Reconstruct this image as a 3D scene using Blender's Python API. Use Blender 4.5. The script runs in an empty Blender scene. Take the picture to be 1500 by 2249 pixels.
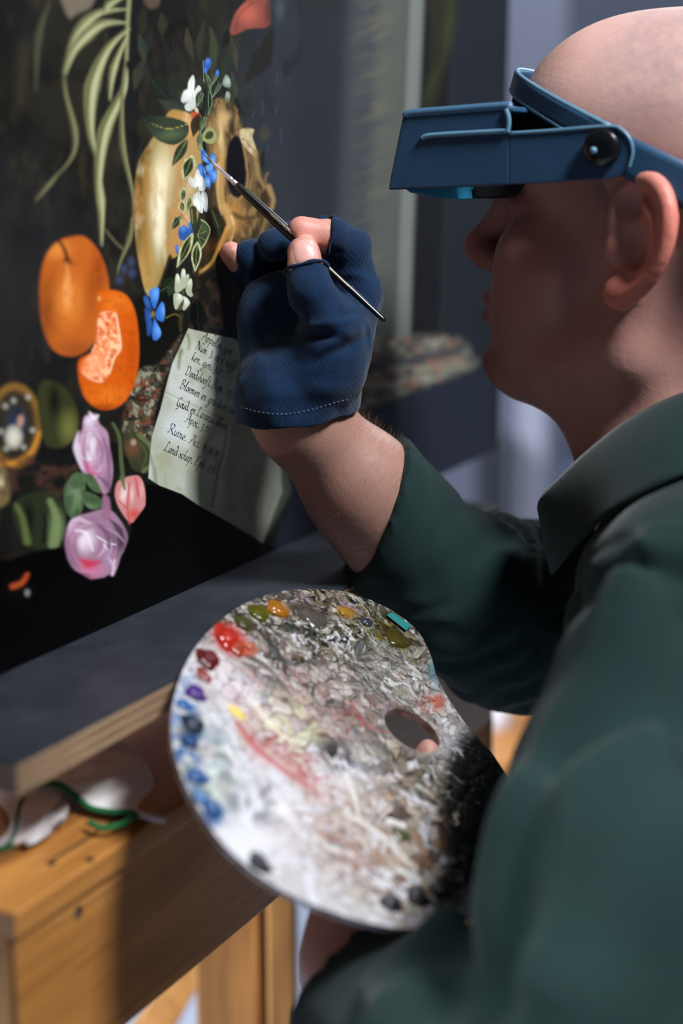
import bpy, bmesh, math, random
import numpy as np
from mathutils import Vector, Matrix

# ------------------------------------------------------------------ camera
SC = bpy.context.scene
FPX = 3400.0                       # focal length in pixels of the 1500 x 2249 frame
CAM_Z, PITCH = 1.30, math.radians(13.6)
cam_d = bpy.data.cameras.new('camera'); cam = bpy.data.objects.new('camera', cam_d)
SC.collection.objects.link(cam); SC.camera = cam
cam.location = (0, 0, CAM_Z); cam.rotation_euler = (math.pi/2 - PITCH, 0, 0)
cam_d.sensor_fit = 'VERTICAL'; cam_d.sensor_height = 36.0; cam_d.lens = FPX/2249*36.0
cam_d.clip_start = 0.05; cam_d.clip_end = 50
cam_d.dof.use_dof = True; cam_d.dof.focus_distance = 0.857; cam_d.dof.aperture_fstop = 2.6
cam_d.dof.aperture_blades = 9
# ------------------------------------------------------------------ world, lights, exposure
world = bpy.data.worlds.new('studio_ambient'); SC.world = world; world.use_nodes = True
world.node_tree.nodes['Background'].inputs[0].default_value = (0.30, 0.40, 0.58, 1)
world.node_tree.nodes['Background'].inputs[1].default_value = 0.045
def area(name, loc, target, size, power, color):
    l = bpy.data.lights.new(name, 'AREA'); l.shape = 'RECTANGLE'; l.size, l.size_y = size
    l.energy = power; l.color = color
    o = bpy.data.objects.new(name, l); SC.collection.objects.link(o); o.location = loc
    o.rotation_euler = (Vector(target) - Vector(loc)).to_track_quat('-Z', 'Y').to_euler()
    return o
area('window_light', (0.95, 0.05, 2.75), (0.05, 0.80, 1.15), (0.45, 0.45), 74, (0.93, 0.96, 1.0))
area('back_fill_light', (1.2, 3.0, 2.5), (0.3, 2.6, 0.6), (1.2, 1.2), 34, (0.86, 0.92, 1.0))  # added fill that brightens the background, not a real window
area('post_fill_light', (-1.6, 0.45, 2.3), (0.0, 1.6, 0.4), (0.9, 0.9), 130, (0.92, 0.95, 1.0))  # added fill behind the painting to light the easel posts and floor
SC.view_settings.view_transform = 'Standard'; SC.view_settings.look = 'None'
SC.view_settings.gamma = 1; SC.view_settings.use_curve_mapping = False
SC.view_settings.exposure = 0.0
SC.cycles.max_bounces = 8; SC.cycles.sample_clamp_indirect = 4.0

# ------------------------------------------------------------------ helpers
ct, st = math.cos(PITCH), math.sin(PITCH)
C0 = np.array([0, 0, CAM_Z])
RX, RU, RF = np.array([1., 0, 0]), np.array([0, st, ct]), np.array([0, ct, -st])
def V(x, y, z): return x*RX + y*RU + z*RF                 # camera-aligned metres -> world direction
def CM(x, y, z): return C0 + V(x, y, z)
def W(px, py, d): return CM((px-750)/FPX*d, (1124.5-py)/FPX*d, d)   # a measured point at its own distance
def ray(px, py):
    v = V((px-750)/FPX, (1124.5-py)/FPX, 1.0); return v
def onplane(px, py, p0, n):
    v = ray(px, py); return C0 + v*(np.dot(p0-C0, n)/np.dot(v, n))
def project(P):
    Q = np.asarray(P) - C0; x = Q@RX; y = Q@RU; z = Q@RF
    return 750+FPX*x/z, 1124.5-FPX*y/z
def nz(v): v = np.asarray(v, float); return v/np.linalg.norm(v)
def s2l(c): return np.where(c <= .04045, c/12.92, ((c+.055)/1.055)**2.4)
def hx(h):
    h = h.lstrip('#'); return s2l(np.array([int(h[i:i+2], 16)/255 for i in (0, 2, 4)]))
def rgba(h, k=1.0): c = np.clip(hx(h)*k, 0, 1); return (c[0], c[1], c[2], 1)

COL = SC.collection; WLOC = {}
def put(o, origin, parent=None):
    COL.objects.link(o)
    origin = np.asarray(origin, float)
    if parent is not None:
        o.parent = parent; o.location = origin - WLOC[parent.name]
    else: o.location = origin
    WLOC[o.name] = origin
def tag(o, label=None, cat=None, group=None, kind=None):
    if label: o['label'] = label
    if cat: o['category'] = cat
    if group: o['group'] = group
    if kind: o['kind'] = kind
    return o
def thing(name, loc, label, cat, group=None):
    o = bpy.data.objects.new(name, None); o.empty_display_size = .05; put(o, loc)
    return tag(o, label, cat, group)
def mesh(name, verts, faces, mat, parent=None, smooth=True, colors=None):
    verts = np.asarray(verts, float)
    lo, hi = verts.min(0), verts.max(0); org = np.array([(lo[0]+hi[0])/2, (lo[1]+hi[1])/2, lo[2]])
    me = bpy.data.meshes.new(name)
    F = faces if isinstance(faces, np.ndarray) else None
    if F is not None:
        k = F.shape[1]
        me.vertices.add(len(verts)); me.vertices.foreach_set('co', (verts-org).astype(np.float32).ravel())
        me.loops.add(F.size); me.loops.foreach_set('vertex_index', F.astype(np.int32).ravel())
        me.polygons.add(len(F)); me.polygons.foreach_set('loop_start', np.arange(0, F.size, k, dtype=np.int32))
        me.polygons.foreach_set('loop_total', np.full(len(F), k, np.int32))
        me.update(calc_edges=True)
    else:
        me.from_pydata([tuple(v) for v in verts-org], [], faces)
    if colors is not None:
        a = me.color_attributes.new('paint', 'FLOAT_COLOR', 'POINT')
        c4 = np.ones((len(verts), 4), np.float32); c4[:, :3] = colors; a.data.foreach_set('color', c4.ravel())
    if smooth: me.polygons.foreach_set('use_smooth', np.ones(len(me.polygons), bool))
    me.materials.append(mat); me.validate()
    o = bpy.data.objects.new(name, me); put(o, org, parent); return o
def bevel(o, w, seg=3, ang=35):
    m = o.modifiers.new('bevel', 'BEVEL'); m.width = w; m.segments = seg; m.limit_method = 'ANGLE'; m.angle_limit = math.radians(ang)
    for p in o.data.polygons: p.use_smooth = True
    w2 = o.modifiers.new('wn', 'WEIGHTED_NORMAL'); w2.keep_sharp = True
    return o
def prism(name, base, off, mat, parent=None, bev=0.001):
    """closed polygon (world points) extruded by vector off"""
    b = [np.asarray(p) for p in base]; n = len(b); off = np.asarray(off)
    nn = sum(np.cross(b[i]-b[0], b[(i+1) % n]-b[0]) for i in range(n))
    if np.dot(nn, off) > 0: b = b[::-1]
    vs = b + [p+off for p in b]
    fs = [tuple(range(n)), tuple(range(2*n-1, n-1, -1))] + [(i, i+n, (i+1) % n+n, (i+1) % n) for i in range(n)]
    o = mesh(name, vs, fs, mat, parent, smooth=False)
    bm = bmesh.new(); bm.from_mesh(o.data); bmesh.ops.recalc_face_normals(bm, faces=bm.faces); bm.to_mesh(o.data); bm.free()
    if bev: bevel(o, bev)
    return o
def obox(name, p, ex, ey, ez, mat, parent=None, bev=0.001):
    p, ex, ey, ez = map(np.asarray, (p, ex, ey, ez))
    return prism(name, [p, p+ex, p+ex+ey, p+ey], ez, mat, parent, bev)
def catmull(P, m=8, closed=False):
    P = np.asarray(P, float); n = len(P); out = []
    rng = range(n) if closed else range(n-1)
    for i in rng:
        if closed: a, b, c, d = P[(i-1) % n], P[i], P[(i+1) % n], P[(i+2) % n]
        else: a, b, c, d = P[max(i-1, 0)], P[i], P[i+1], P[min(i+2, n-1)]
        for j in range(m):
            t = j/m
            out.append(.5*((2*b)+(-a+c)*t+(2*a-5*b+4*c-d)*t*t+(-a+3*b-3*c+d)*t**3))
    if not closed: out.append(P[-1])
    return np.array(out)
def tube(pts, rad, seg=10, caps=True):
    pts = np.asarray(pts, float); n = len(pts)
    rad = np.full(n, rad) if np.isscalar(rad) else np.asarray(rad, float)
    T = np.gradient(pts, axis=0); T /= np.linalg.norm(T, axis=1)[:, None]+1e-12
    up = np.array([0, 0, 1.]) if abs(T[0][2]) < .9 else np.array([1., 0, 0])
    A = nz(np.cross(T[0], up)); vs = []
    for i in range(n):
        A = nz(A - T[i]*np.dot(A, T[i])); B = np.cross(T[i], A)
        for k in range(seg):
            a = 2*math.pi*k/seg; vs.append(pts[i]+rad[i]*(math.cos(a)*A+math.sin(a)*B))
    fs = [(i*seg+k, i*seg+(k+1) % seg, (i+1)*seg+(k+1) % seg, (i+1)*seg+k) for i in range(n-1) for k in range(seg)]
    if caps: fs += [tuple(range(seg))[::-1], tuple(range((n-1)*seg, n*seg))]
    return vs, fs
def joinm(parts):
    vs, fs = [], []
    for v, f in parts:
        b = len(vs); vs += list(v); fs += [tuple(i+b for i in q) for q in f]
    return vs, fs
def loft(rows):
    rows = np.asarray(rows); r, c = rows.shape[:2]
    q = np.arange(r*c).reshape(r, c)
    return rows.reshape(-1, 3), np.stack([q[:-1, :-1].ravel(), q[:-1, 1:].ravel(), q[1:, 1:].ravel(), q[1:, :-1].ravel()], 1)
# --- numpy noise
_rs = np.random.RandomState(7); _T2 = _rs.rand(256, 256).astype(np.float32); _T3 = _rs.rand(64, 64, 64).astype(np.float32)
def n2(x, y):
    xi = np.floor(x).astype(int); yi = np.floor(y).astype(int); fx = x-xi; fy = y-yi
    fx = fx*fx*(3-2*fx); fy = fy*fy*(3-2*fy); a = xi & 255; b = (xi+1) & 255; c = yi & 255; d = (yi+1) & 255
    return (_T2[a, c]*(1-fx)+_T2[b, c]*fx)*(1-fy)+(_T2[a, d]*(1-fx)+_T2[b, d]*fx)*fy
def fbm2(x, y, o=4):
    s = 0; a = .5; t = 0
    for i in range(o): s = s+a*n2(x+17.3*i, y+9.1*i); t += a; a *= .55; x = x*2.03; y = y*2.03
    return s/t
def n3(P):
    I = np.floor(P).astype(int); f = P-I; f = f*f*(3-2*f); J = (I+1) & 63; I = I & 63; r = 0
    for dx in (0, 1):
        for dy in (0, 1):
            for dz in (0, 1):
                w = (f[:, 0] if dx else 1-f[:, 0])*(f[:, 1] if dy else 1-f[:, 1])*(f[:, 2] if dz else 1-f[:, 2])
                r = r+w*_T3[(J if dx else I)[:, 0], (J if dy else I)[:, 1], (J if dz else I)[:, 2]]
    return r
# --- implicit surfaces
class Sdf:
    def __init__(s): s.ops = []; s.post = []
    def cap(s, a, b, ra, rb=None, k=.01, m='u'):
        rb = ra if rb is None else rb; s.ops.append(('c', np.asarray(a, float), np.asarray(b, float), ra, rb, k, m)); return s
    def chain(s, pts, rs, k=.01, m='u'):
        for i in range(len(pts)-1): s.cap(pts[i], pts[i+1], rs[i], rs[i+1], k, m)
        return s
    def ell(s, c, r, R=None, k=.01, m='u'):
        s.ops.append(('e', np.asarray(c, float), np.asarray(r, float), np.eye(3) if R is None else np.asarray(R, float), None, k, m)); return s
    def plane(s, p, n, k=.002):      # keep the side n points away from
        s.ops.append(('p', np.asarray(p, float), nz(n), None, None, k, 'x')); return s
    def ev(s, P, pad=.03):
        D = np.full(len(P), .25)
        for t, a, b, c, d, k, m in s.ops:
            if t == 'p':
                dn = (P-a)@b; h = np.clip(.5-.5*(D-dn)/k, 0, 1); D = D*(1-h)+dn*h+k*h*(1-h); continue
            if t == 'c': R = max(c, d); lo = np.minimum(a, b)-R; hi = np.maximum(a, b)+R
            else: R = b.max(); lo, hi = a-R, a+R
            e = pad+k; idx = np.nonzero(((P > lo-e) & (P < hi+e)).all(1))[0]
            if not len(idx): continue
            Q = P[idx]
            if t == 'c':
                ab = b-a; L2 = max(ab@ab, 1e-12); tt = np.clip(((Q-a)@ab)/L2, 0, 1)
                dn = np.linalg.norm(Q-(a+tt[:, None]*ab), axis=1)-(c+(d-c)*tt)
            else:
                q = (Q-a)@c.T; k0 = np.linalg.norm(q/b, axis=1); k1 = np.linalg.norm(q/(b*b), axis=1)
                dn = np.where(k1 < 1e-6, -b.min(), k0*(k0-1)/np.maximum(k1, 1e-6))
            cu = D[idx]
            if m == 'u': h = np.clip(.5+.5*(cu-dn)/k, 0, 1); D[idx] = cu*(1-h)+dn*h-k*h*(1-h)
            else: h = np.clip(.5-.5*(cu+dn)/k, 0, 1); D[idx] = cu*(1-h)-dn*h+k*h*(1-h)
        for f in s.post: D = f(P, D)
        return D
    def hit(s, px, py, d0=.45, d1=1.4):
        v = ray(px, py); v = v/np.linalg.norm(v); t = d0
        for _ in range(160):
            d = s.ev((C0+v*t)[None], .3)[0]
            if d < 2e-5: return C0+v*t
            t += max(d*.7, 1e-5)
            if t > d1: return None
        return C0+v*t
    def grad(s, p, e=4e-4):
        E = np.eye(3)*e; return nz(s.ev(p+E, .3)-s.ev(p-E, .3))
def axis_pts(segs):        # [(x0, x1, step), ...] contiguous
    out = [segs[0][0]]
    for a, b, h in segs:
        n = max(1, int(round((b-a)/h))); out += list(a+(b-a)*(np.arange(n)+1)/n)
    return np.array(out)
def polygonise(f, xs, ys, zs, smooth=2):
    B = 8; ax = []
    for v in (xs, ys, zs):
        r = (-(len(v)-1)) % B
        ax.append(np.concatenate([v, v[-1]+(v[-1]-v[-2])*(np.arange(r)+1)]))
    xs, ys, zs = ax; N = [len(v) for v in ax]; nb = [(n-1)//B for n in N]
    cen = [(v[:-1:B]+v[B::B])/2 for v in ax]; hw = [(v[B::B]-v[:-1:B])/2 for v in ax]
    G = np.stack(np.meshgrid(*cen, indexing='ij'), -1).reshape(-1, 3); H = np.stack(np.meshgrid(*hw, indexing='ij'), -1).reshape(-1, 3)
    dc = f(G, .16); act = (np.abs(dc) < np.linalg.norm(H, axis=1)*1.25+.012).reshape(nb); dc = dc.reshape(nb)
    def rep(a):
        for i in range(3): a = np.repeat(a, B, axis=i)
        return np.pad(a, ((0, 1),)*3, mode='edge')
    D = rep(dc).astype(np.float32); M = rep(act)
    for i in range(3):
        sh = np.zeros_like(M); s1 = [slice(None)]*3; s0 = [slice(None)]*3; s1[i] = slice(1, None); s0[i] = slice(0, -1)
        sh[tuple(s1)] = M[tuple(s0)]; M = M | sh
    I, J, K = np.nonzero(M); P = np.stack([xs[I], ys[J], zs[K]], 1); out = np.empty(len(P), np.float32)
    for a in range(0, len(P), 400000): out[a:a+400000] = f(P[a:a+400000], .03)
    D[I, J, K] = out; D[D == 0] = 1e-7; S = D < 0
    n = [k-1 for k in N]; c = np.zeros(n, np.int8)
    cs = [(a, b, d) for a in (0, 1) for b in (0, 1) for d in (0, 1)]
    for a, b, d in cs: c += S[a:a+n[0], b:b+n[1], d:d+n[2]]
    ci, cj, ck = np.nonzero((c > 0) & (c < 8)); vid = np.full(n, -1, np.int32); vid[ci, cj, ck] = np.arange(len(ci))
    val = np.stack([D[ci+a, cj+b, ck+d] for a, b, d in cs], 1); acc = np.zeros((len(ci), 3)); cnt = np.zeros(len(ci))
    pc = np.stack([np.stack([xs[ci+a], ys[cj+b], zs[ck+d]], 1) for a, b, d in cs], 1)
    for i in range(8):
        for j in range(i+1, 8):
            if sum(abs(x-y) for x, y in zip(cs[i], cs[j])) != 1: continue
            vi, vj = val[:, i], val[:, j]; m = (vi < 0) != (vj < 0); t = np.where(m, vi/np.where(m, vi-vj, 1), 0)
            acc += np.where(m[:, None], pc[:, i]+(pc[:, j]-pc[:, i])*t[:, None], 0); cnt += m
    vs = acc/cnt[:, None]; Q = []
    for a in range(3):
        u, w = (a+1) % 3, (a+2) % 3; s0 = [slice(1, -1)]*3; s1 = [slice(1, -1)]*3
        s0[a] = slice(0, -1); s1[a] = slice(1, None)
        A, Bq = S[tuple(s0)], S[tuple(s1)]; e = np.nonzero(A != Bq); fl = A[e]
        idx = [x+1 for x in e]; idx[a] = e[a]
        def g(du, dw):
            t = list(idx); t[u] = t[u]-du; t[w] = t[w]-dw; return vid[t[0], t[1], t[2]]
        q = np.stack([g(1, 1), g(0, 1), g(0, 0), g(1, 0)], 1); q[~fl] = q[~fl][:, ::-1]; Q.append(q)
    Q = np.concatenate(Q); Q = Q[(Q >= 0).all(1)]
    e = np.concatenate([Q[:, [0, 1]], Q[:, [1, 2]], Q[:, [2, 3]], Q[:, [3, 0]]])
    for it in range(smooth*2):
        lam = .5 if it % 2 == 0 else -.52
        deg = np.bincount(e[:, 0], minlength=len(vs)).astype(float); deg[deg == 0] = 1
        av = np.stack([np.bincount(e[:, 0], weights=vs[e[:, 1], i], minlength=len(vs)) for i in range(3)], 1)/deg[:, None]
        vs = vs+lam*(av-vs)
    return vs, Q

# ------------------------------------------------------------------ materials
def mat(name, color=(.5, .5, .5, 1), rough=.5, metal=0., spec=.5, attr=False, noise=None, bump=None, sss=0., trans=0., coat=0., sheen=0., weave=None, wood=None, crackle=None, ior=None):
    m = bpy.data.materials.new(name); m.use_nodes = True; nt = m.node_tree; N = nt.nodes; Lk = nt.links
    b = N['Principled BSDF']; b.inputs['Base Color'].default_value = color; b.inputs['Roughness'].default_value = rough
    b.inputs['Metallic'].default_value = metal; b.inputs['Specular IOR Level'].default_value = spec
    b.inputs['Coat Weight'].default_value = coat; b.inputs['Sheen Weight'].default_value = sheen; b.inputs['Coat Roughness'].default_value = .2
    if trans: b.inputs['Transmission Weight'].default_value = trans
    if ior: b.inputs['IOR'].default_value = ior
    if sss:
        b.inputs['Subsurface Weight'].default_value = sss; b.inputs['Subsurface Scale'].default_value = .006
        b.inputs['Subsurface Radius'].default_value = (1, .35, .2)
    tc = N.new('ShaderNodeTexCoord'); src = None
    if attr:
        a = N.new('ShaderNodeAttribute'); a.attribute_name = 'paint'; src = a.outputs['Color']
    def mixin(fac, c2, src, typ='MIX'):
        x = N.new('ShaderNodeMix'); x.data_type = 'RGBA'; x.blend_type = typ
        Lk.new(fac, x.inputs[0])
        if src is None: x.inputs[6].default_value = color
        else: Lk.new(src, x.inputs[6])
        x.inputs[7].default_value = c2; return x.outputs[2]
    def tex(scale, det=4, stretch=None, rough_=.55):
        n = N.new('ShaderNodeTexNoise'); n.inputs['Scale'].default_value = scale; n.inputs['Detail'].default_value = det
        n.inputs['Roughness'].default_value = rough_
        if stretch is not None:
            mr = N.new('ShaderNodeMapping'); mr.inputs['Rotation'].default_value = tuple(-r for r in stretch[1]); mp = N.new('ShaderNodeMapping'); mp.inputs['Scale'].default_value = stretch[0]
            Lk.new(tc.outputs['Object'], mr.inputs[0]); Lk.new(mr.outputs[0], mp.inputs[0]); Lk.new(mp.outputs[0], n.inputs['Vector'])
        else: Lk.new(tc.outputs['Object'], n.inputs['Vector'])
        return n.outputs['Fac']
    def ramp(fac, a, b_):
        r = N.new('ShaderNodeMapRange'); r.inputs[1].default_value = a; r.inputs[2].default_value = b_; Lk.new(fac, r.inputs[0]); return r.outputs[0]
    if noise:
        for (scale, c2, a, b_) in noise: src = mixin(ramp(tex(scale), a, b_), c2, src)
    if wood:
        (scale, c2, rot) = wood
        g = tex(scale, 6, ((.09, 1, 1), rot)); src = mixin(ramp(g, .38, .72), c2, src)
        src = mixin(ramp(tex(scale*5, 4, ((.04, 1, 1), rot)), .5, .8), tuple(x*.75 for x in c2[:3])+(1,), src)
    if src is not None: Lk.new(src, b.inputs['Base Color'])
    hs = []
    if bump: hs += [(tex(sc_), h) for sc_, h in bump]
    if weave:
        for (d, per, h) in weave:
            dt = N.new('ShaderNodeVectorMath'); dt.operation = 'DOT_PRODUCT'; Lk.new(tc.outputs['Object'], dt.inputs[0])
            dt.inputs[1].default_value = tuple(np.asarray(d)*2*math.pi/per)
            wob = N.new('ShaderNodeMath'); wob.operation = 'MULTIPLY_ADD'; Lk.new(tex(60), wob.inputs[0]); wob.inputs[1].default_value = 14.; Lk.new(dt.outputs['Value'], wob.inputs[2])
            s = N.new('ShaderNodeMath'); s.operation = 'SINE'; Lk.new(wob.outputs[0], s.inputs[0]); hs.append((s.outputs[0], h))
    if crackle:
        v = N.new('ShaderNodeTexVoronoi'); v.feature = 'DISTANCE_TO_EDGE'; v.inputs['Scale'].default_value = crackle[0]
        Lk.new(tc.outputs['Object'], v.inputs['Vector']); hs.append((ramp(v.outputs['Distance'], 0, .05), crackle[1]))
    nrm = None
    for h, dist in hs:
        bp = N.new('ShaderNodeBump'); bp.inputs['Distance'].default_value = dist; bp.inputs['Strength'].default_value = 1
        Lk.new(h, bp.inputs['Height'])
        if nrm is not None: Lk.new(nrm, bp.inputs['Normal'])
        nrm = bp.outputs[0]
    if nrm is not None: Lk.new(nrm, b.inputs['Normal'])
    return m
# ------------------------------------------------------------------ paint layer: colours laid on a fine mesh
class Canvas:
    """brush work on a mesh; x, y are measured positions of the mesh points on the panel's own surface"""
    def __init__(s, X, Y, base): s.X, s.Y = X, Y; s.C = np.tile(np.asarray(base, float), (len(X), 1))
    def _in(s, x0, x1, y0, y1): return np.nonzero((s.X > x0) & (s.X < x1) & (s.Y > y0) & (s.Y < y1))[0]
    def lay(s, idx, a, col, k=1.0):
        a = (a*k)[:, None]; s.C[idx] = s.C[idx]*(1-a)+col*a
    def poly(s, pts, col, soft=1.5, alpha=1., m=6, smooth=True):
        P = catmull(pts, m, True) if smooth else np.asarray(pts, float)
        idx = s._in(P[:, 0].min()-soft*2, P[:, 0].max()+soft*2, P[:, 1].min()-soft*2, P[:, 1].max()+soft*2)
        if not len(idx): return (idx, np.zeros(0))
        x, y = s.X[idx], s.Y[idx]; d2 = np.full(len(idx), 1e12); ins = np.zeros(len(idx), bool)
        for i in range(len(P)):
            ax, ay = P[i]; bx, by = P[(i+1) % len(P)]; ex, ey = bx-ax, by-ay; wx, wy = x-ax, y-ay
            t = np.clip((wx*ex+wy*ey)/max(ex*ex+ey*ey, 1e-9), 0, 1)
            d2 = np.minimum(d2, (wx-ex*t)**2+(wy-ey*t)**2)
            if ay != by: ins ^= ((ay > y) != (by > y)) & (x < ex*(y-ay)/(by-ay)+ax)
        d = np.sqrt(d2)*np.where(ins, -1, 1); a = np.clip(.5-d/(2*soft), 0, 1); a = a*a*(3-2*a)
        s.lay(idx, a, hx(col), alpha); return (idx, a)
    def glow(s, mk, cx, cy, rx, ry, ang, col, k=1., p=1.):
        idx, a = mk
        if not len(idx): return
        c, n = math.cos(math.radians(ang)), math.sin(math.radians(ang)); x, y = s.X[idx]-cx, s.Y[idx]-cy
        r = np.sqrt(((x*c+y*n)/rx)**2+((-x*n+y*c)/ry)**2); g = np.clip(1-r, 0, 1)**p; g = g*g*(3-2*g)
        s.lay(idx, a*g, hx(col), k)
    def spot(s, cx, cy, rx, ry, ang, col, k=1., p=1.):
        R = max(rx, ry); idx = s._in(cx-R, cx+R, cy-R, cy+R); s.glow((idx, np.ones(len(idx))), cx, cy, rx, ry, ang, col, k, p)
    def grain(s, mk, sx, sy, col, lo=.45, hi=.7, k=.6, o=3, off=0., ang=0.):
        idx, a = mk
        if not len(idx): return
        c, n = math.cos(math.radians(ang)), math.sin(math.radians(ang)); x, y = s.X[idx], s.Y[idx]
        v = fbm2((x*c+y*n)/sx+off, (-x*n+y*c)/sy+off*.7, o); v = np.clip((v-lo)/(hi-lo), 0, 1); s.lay(idx, a*v, hx(col), k)
    def stroke(s, pts, w0, w1, col, alpha=1., soft=1., m=8, mid=None, mk=None, col2=None):
        P = catmull(pts, m); n = len(P); wm = w0 if mid is None else mid
        W_ = [(w0+(wm-w0)*min(1, 2*t)) if t < .5 else (wm+(w1-wm)*(2*t-1)) for t in np.linspace(0, 1, n)] if mid is not None else list(np.linspace(w0, w1, n))
        R = max(W_)+soft*2; idx = s._in(P[:, 0].min()-R, P[:, 0].max()+R, P[:, 1].min()-R, P[:, 1].max()+R)
        if not len(idx): return (idx, np.zeros(0))
        x, y = s.X[idx], s.Y[idx]; best = np.full(len(idx), 1e9); sd = np.zeros(len(idx))
        for i in range(n-1):
            ax, ay = P[i]; ex, ey = P[i+1]-P[i]; wx, wy = x-ax, y-ay; L = max(ex*ex+ey*ey, 1e-9)
            t = np.clip((wx*ex+wy*ey)/L, 0, 1); d = np.hypot(wx-ex*t, wy-ey*t)-(W_[i]+(W_[i+1]-W_[i])*t)
            q = d < best; best = np.where(q, d, best); sd = np.where(q, (wx*ey-wy*ex)/math.sqrt(L), sd)
        a = np.clip(.5-best/(2*soft), 0, 1); a = a*a*(3-2*a)
        if mk is not None:
            full = np.zeros(len(s.X)); full[mk[0]] = mk[1]; a = a*full[idx]
        s.lay(idx, a, hx(col), alpha)
        if col2 is not None: s.lay(idx, a*np.clip(sd/(max(W_)*.9), 0, 1), hx(col2), alpha)
        return (idx, a)

AZ = math.radians(27.9)
PT = np.array([math.sin(AZ), math.cos(AZ), 0]); PN = np.array([math.cos(AZ), -math.sin(AZ), 0]); UZ = np.array([0, 0, 1.])
Q0 = W(440, 338, .85); Q0[2] = 0; ZB = 1.048                       # painting plane and its bottom edge
def Pt(s, z, n=0.): return Q0+PT*s+UZ*z+PN*n
def onp(px, py, lift=0.): return onplane(px, py, Q0+PN*lift, PN)

def paint_picture(c, lum):
    X, Y = c.X, c.Y; al = (np.arange(len(X)), np.ones(len(X)))
    # dark ground, lighter and cooler towards the right
    c.grain(al, 90, 160, '#28261e', .35, .7, .9, 4); c.grain(al, 60, 90, '#191713', .45, .7, .8, 4, 3.); c.grain(al, 26, 60, '#3a3322', .56, .78, .5, 4, 13.)
    c.spot(800, 420, 420, 700, 0, '#3f454c', .75, .8); c.spot(700, 250, 330, 420, 0, '#2a2f3a', .6)
    c.spot(30, 620, 330, 420, 0, '#26272c', .5)
    for x0, x1, col, k, sf in ((640, 760, '#25262a', .5, 40), (770, 905, '#45474a', .75, 22), (835, 905, '#575a52', .7, 18), (903, 935, '#6d726c', .95, 5),
                               (935, 1000, '#1c1c1e', .9, 6), (1000, 1140, '#23272e', .9, 14)):
        dx = 0 if x0 < 700 else -46; c.poly([(x0, -60), (x1, -60), (x1+dx*.55, 500), (x1+dx, 1100), (x0+dx, 1100), (x0+dx*.55, 500)], col, sf, k, smooth=False)
    fold = (c._in(760, 905, -60, 700)); fm = (fold, np.clip((X[fold]-760)/60, 0, 1)*np.clip((885-.045*Y[fold]-X[fold])/40, 0, 1)); c.grain(fm, 70, 12, '#696650', .45, .8, .5, 3, 1., -22); c.grain(fm, 50, 30, '#3c3f42', .5, .8, .5, 3, 6., -15)
    c.poly([(945, -40), (1003, -40), (990, 90), (965, 200), (938, 270), (925, 250), (945, 120)], '#2b2e1c', 8, .85)
    c.spot(985, 60, 20, 120, 6, '#3f4226', .6); c.spot(950, 180, 15, 70, 20, '#3c3e24', .5)
    # stone ledge
    for p, col in (([(700, 775), (830, 740), (880, 742), (950, 735), (1018, 750), (1022, 790), (900, 830), (720, 880)], '#5c5750'),
                   ([(700, 880), (800, 830), (1020, 785), (1025, 815), (850, 880), (760, 915), (690, 925)], '#746f62')):
        m = c.poly(p, col, 9, .85); c.grain(m, 14, 10, '#a05536', .5, .7, .6); c.grain(m, 18, 9, '#969c8a', .5, .72, .6, 3, 5.); c.grain(m, 22, 9, '#3c3634', .52, .7, .8, 3, 9.)
    c.stroke([(700, 845), (800, 815), (900, 790), (1030, 765)], 10, 7, '#3b3d42', .8, 8)
    c.poly([(690, 930), (760, 915), (860, 875), (1025, 815), (1080, 830), (1080, 1040), (900, 1080), (640, 1250), (600, 1200)], '#272b37', 12, .95, smooth=False)
    # dim leaves
    R = random.Random(5)
    for i in range(60):
        x = R.uniform(300, 590); y = R.uniform(10, 520); a = R.uniform(1.1, 2.1); L = R.uniform(30, 80); w = R.uniform(6, 14)
        c.stroke([(x, y), (x+L*math.cos(a)*.5+R.uniform(-6, 6), y+L*.5), (x+L*math.cos(a), y+L)], 1, 1, R.choice(['#3d4530', '#333a28', '#262c2a', '#46422f', '#15150f']), .55, 2.5, mid=w)
    for (p, w, col) in (([(440, 130), (438, 95), (448, 50)], 10, '#2f3626'), ([(460, 190), (470, 110), (462, 60)], 10, '#39402c'), ([(350, 210), (395, 180), (430, 215)], 22, '#262c20'), ([(330, 190), (370, 205), (400, 240)], 18, '#222a28'),
                        ([(480, 180), (500, 130), (512, 90)], 9, '#2c3426'), ([(610, 60), (640, 110), (625, 170)], 26, '#262a2c'), ([(540, 180), (575, 130), (600, 60)], 22, '#26231f'), ([(350, 220), (380, 235), (420, 250)], 14, '#333b33')):
        c.stroke(p, 2, 2, col, .8, 4, mid=w)
    for i in range(5): c.stroke([(330+i*22, 60+i*9), (345+i*26, 130), (352+i*30, 230)], 2, 2, '#302b25', .35, 6, mid=11)
    # red flower top
    m = c.poly([(505, 70), (512, 40), (528, 14), (556, -8), (590, -12), (594, 30), (588, 58), (545, 64), (516, 76)], '#7a4136', 3, .95); c.glow(m, 545, 30, 40, 40, 0, '#a85645', .9); c.glow(m, 592, 30, 18, 50, 0, '#4a2a26', .8); c.stroke([(518, 66), (525, 35), (556, 5)], 1, 1, '#3b1f1c', .5, 2)
    c.poly([(590, -20), (640, -20), (655, 60), (650, 110), (620, 130), (600, 60)], '#2e3338', 8, .8); c.spot(615, 20, 18, 40, 0, '#4a4f50', .6)
    m = c.poly([(135, -20), (205, -20), (200, 15), (170, 30), (150, 38)], '#6f6355', 6, .8); c.poly([(310, -30), (345, -30), (350, 10), (325, 16)], '#57463a', 6, .8)
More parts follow.
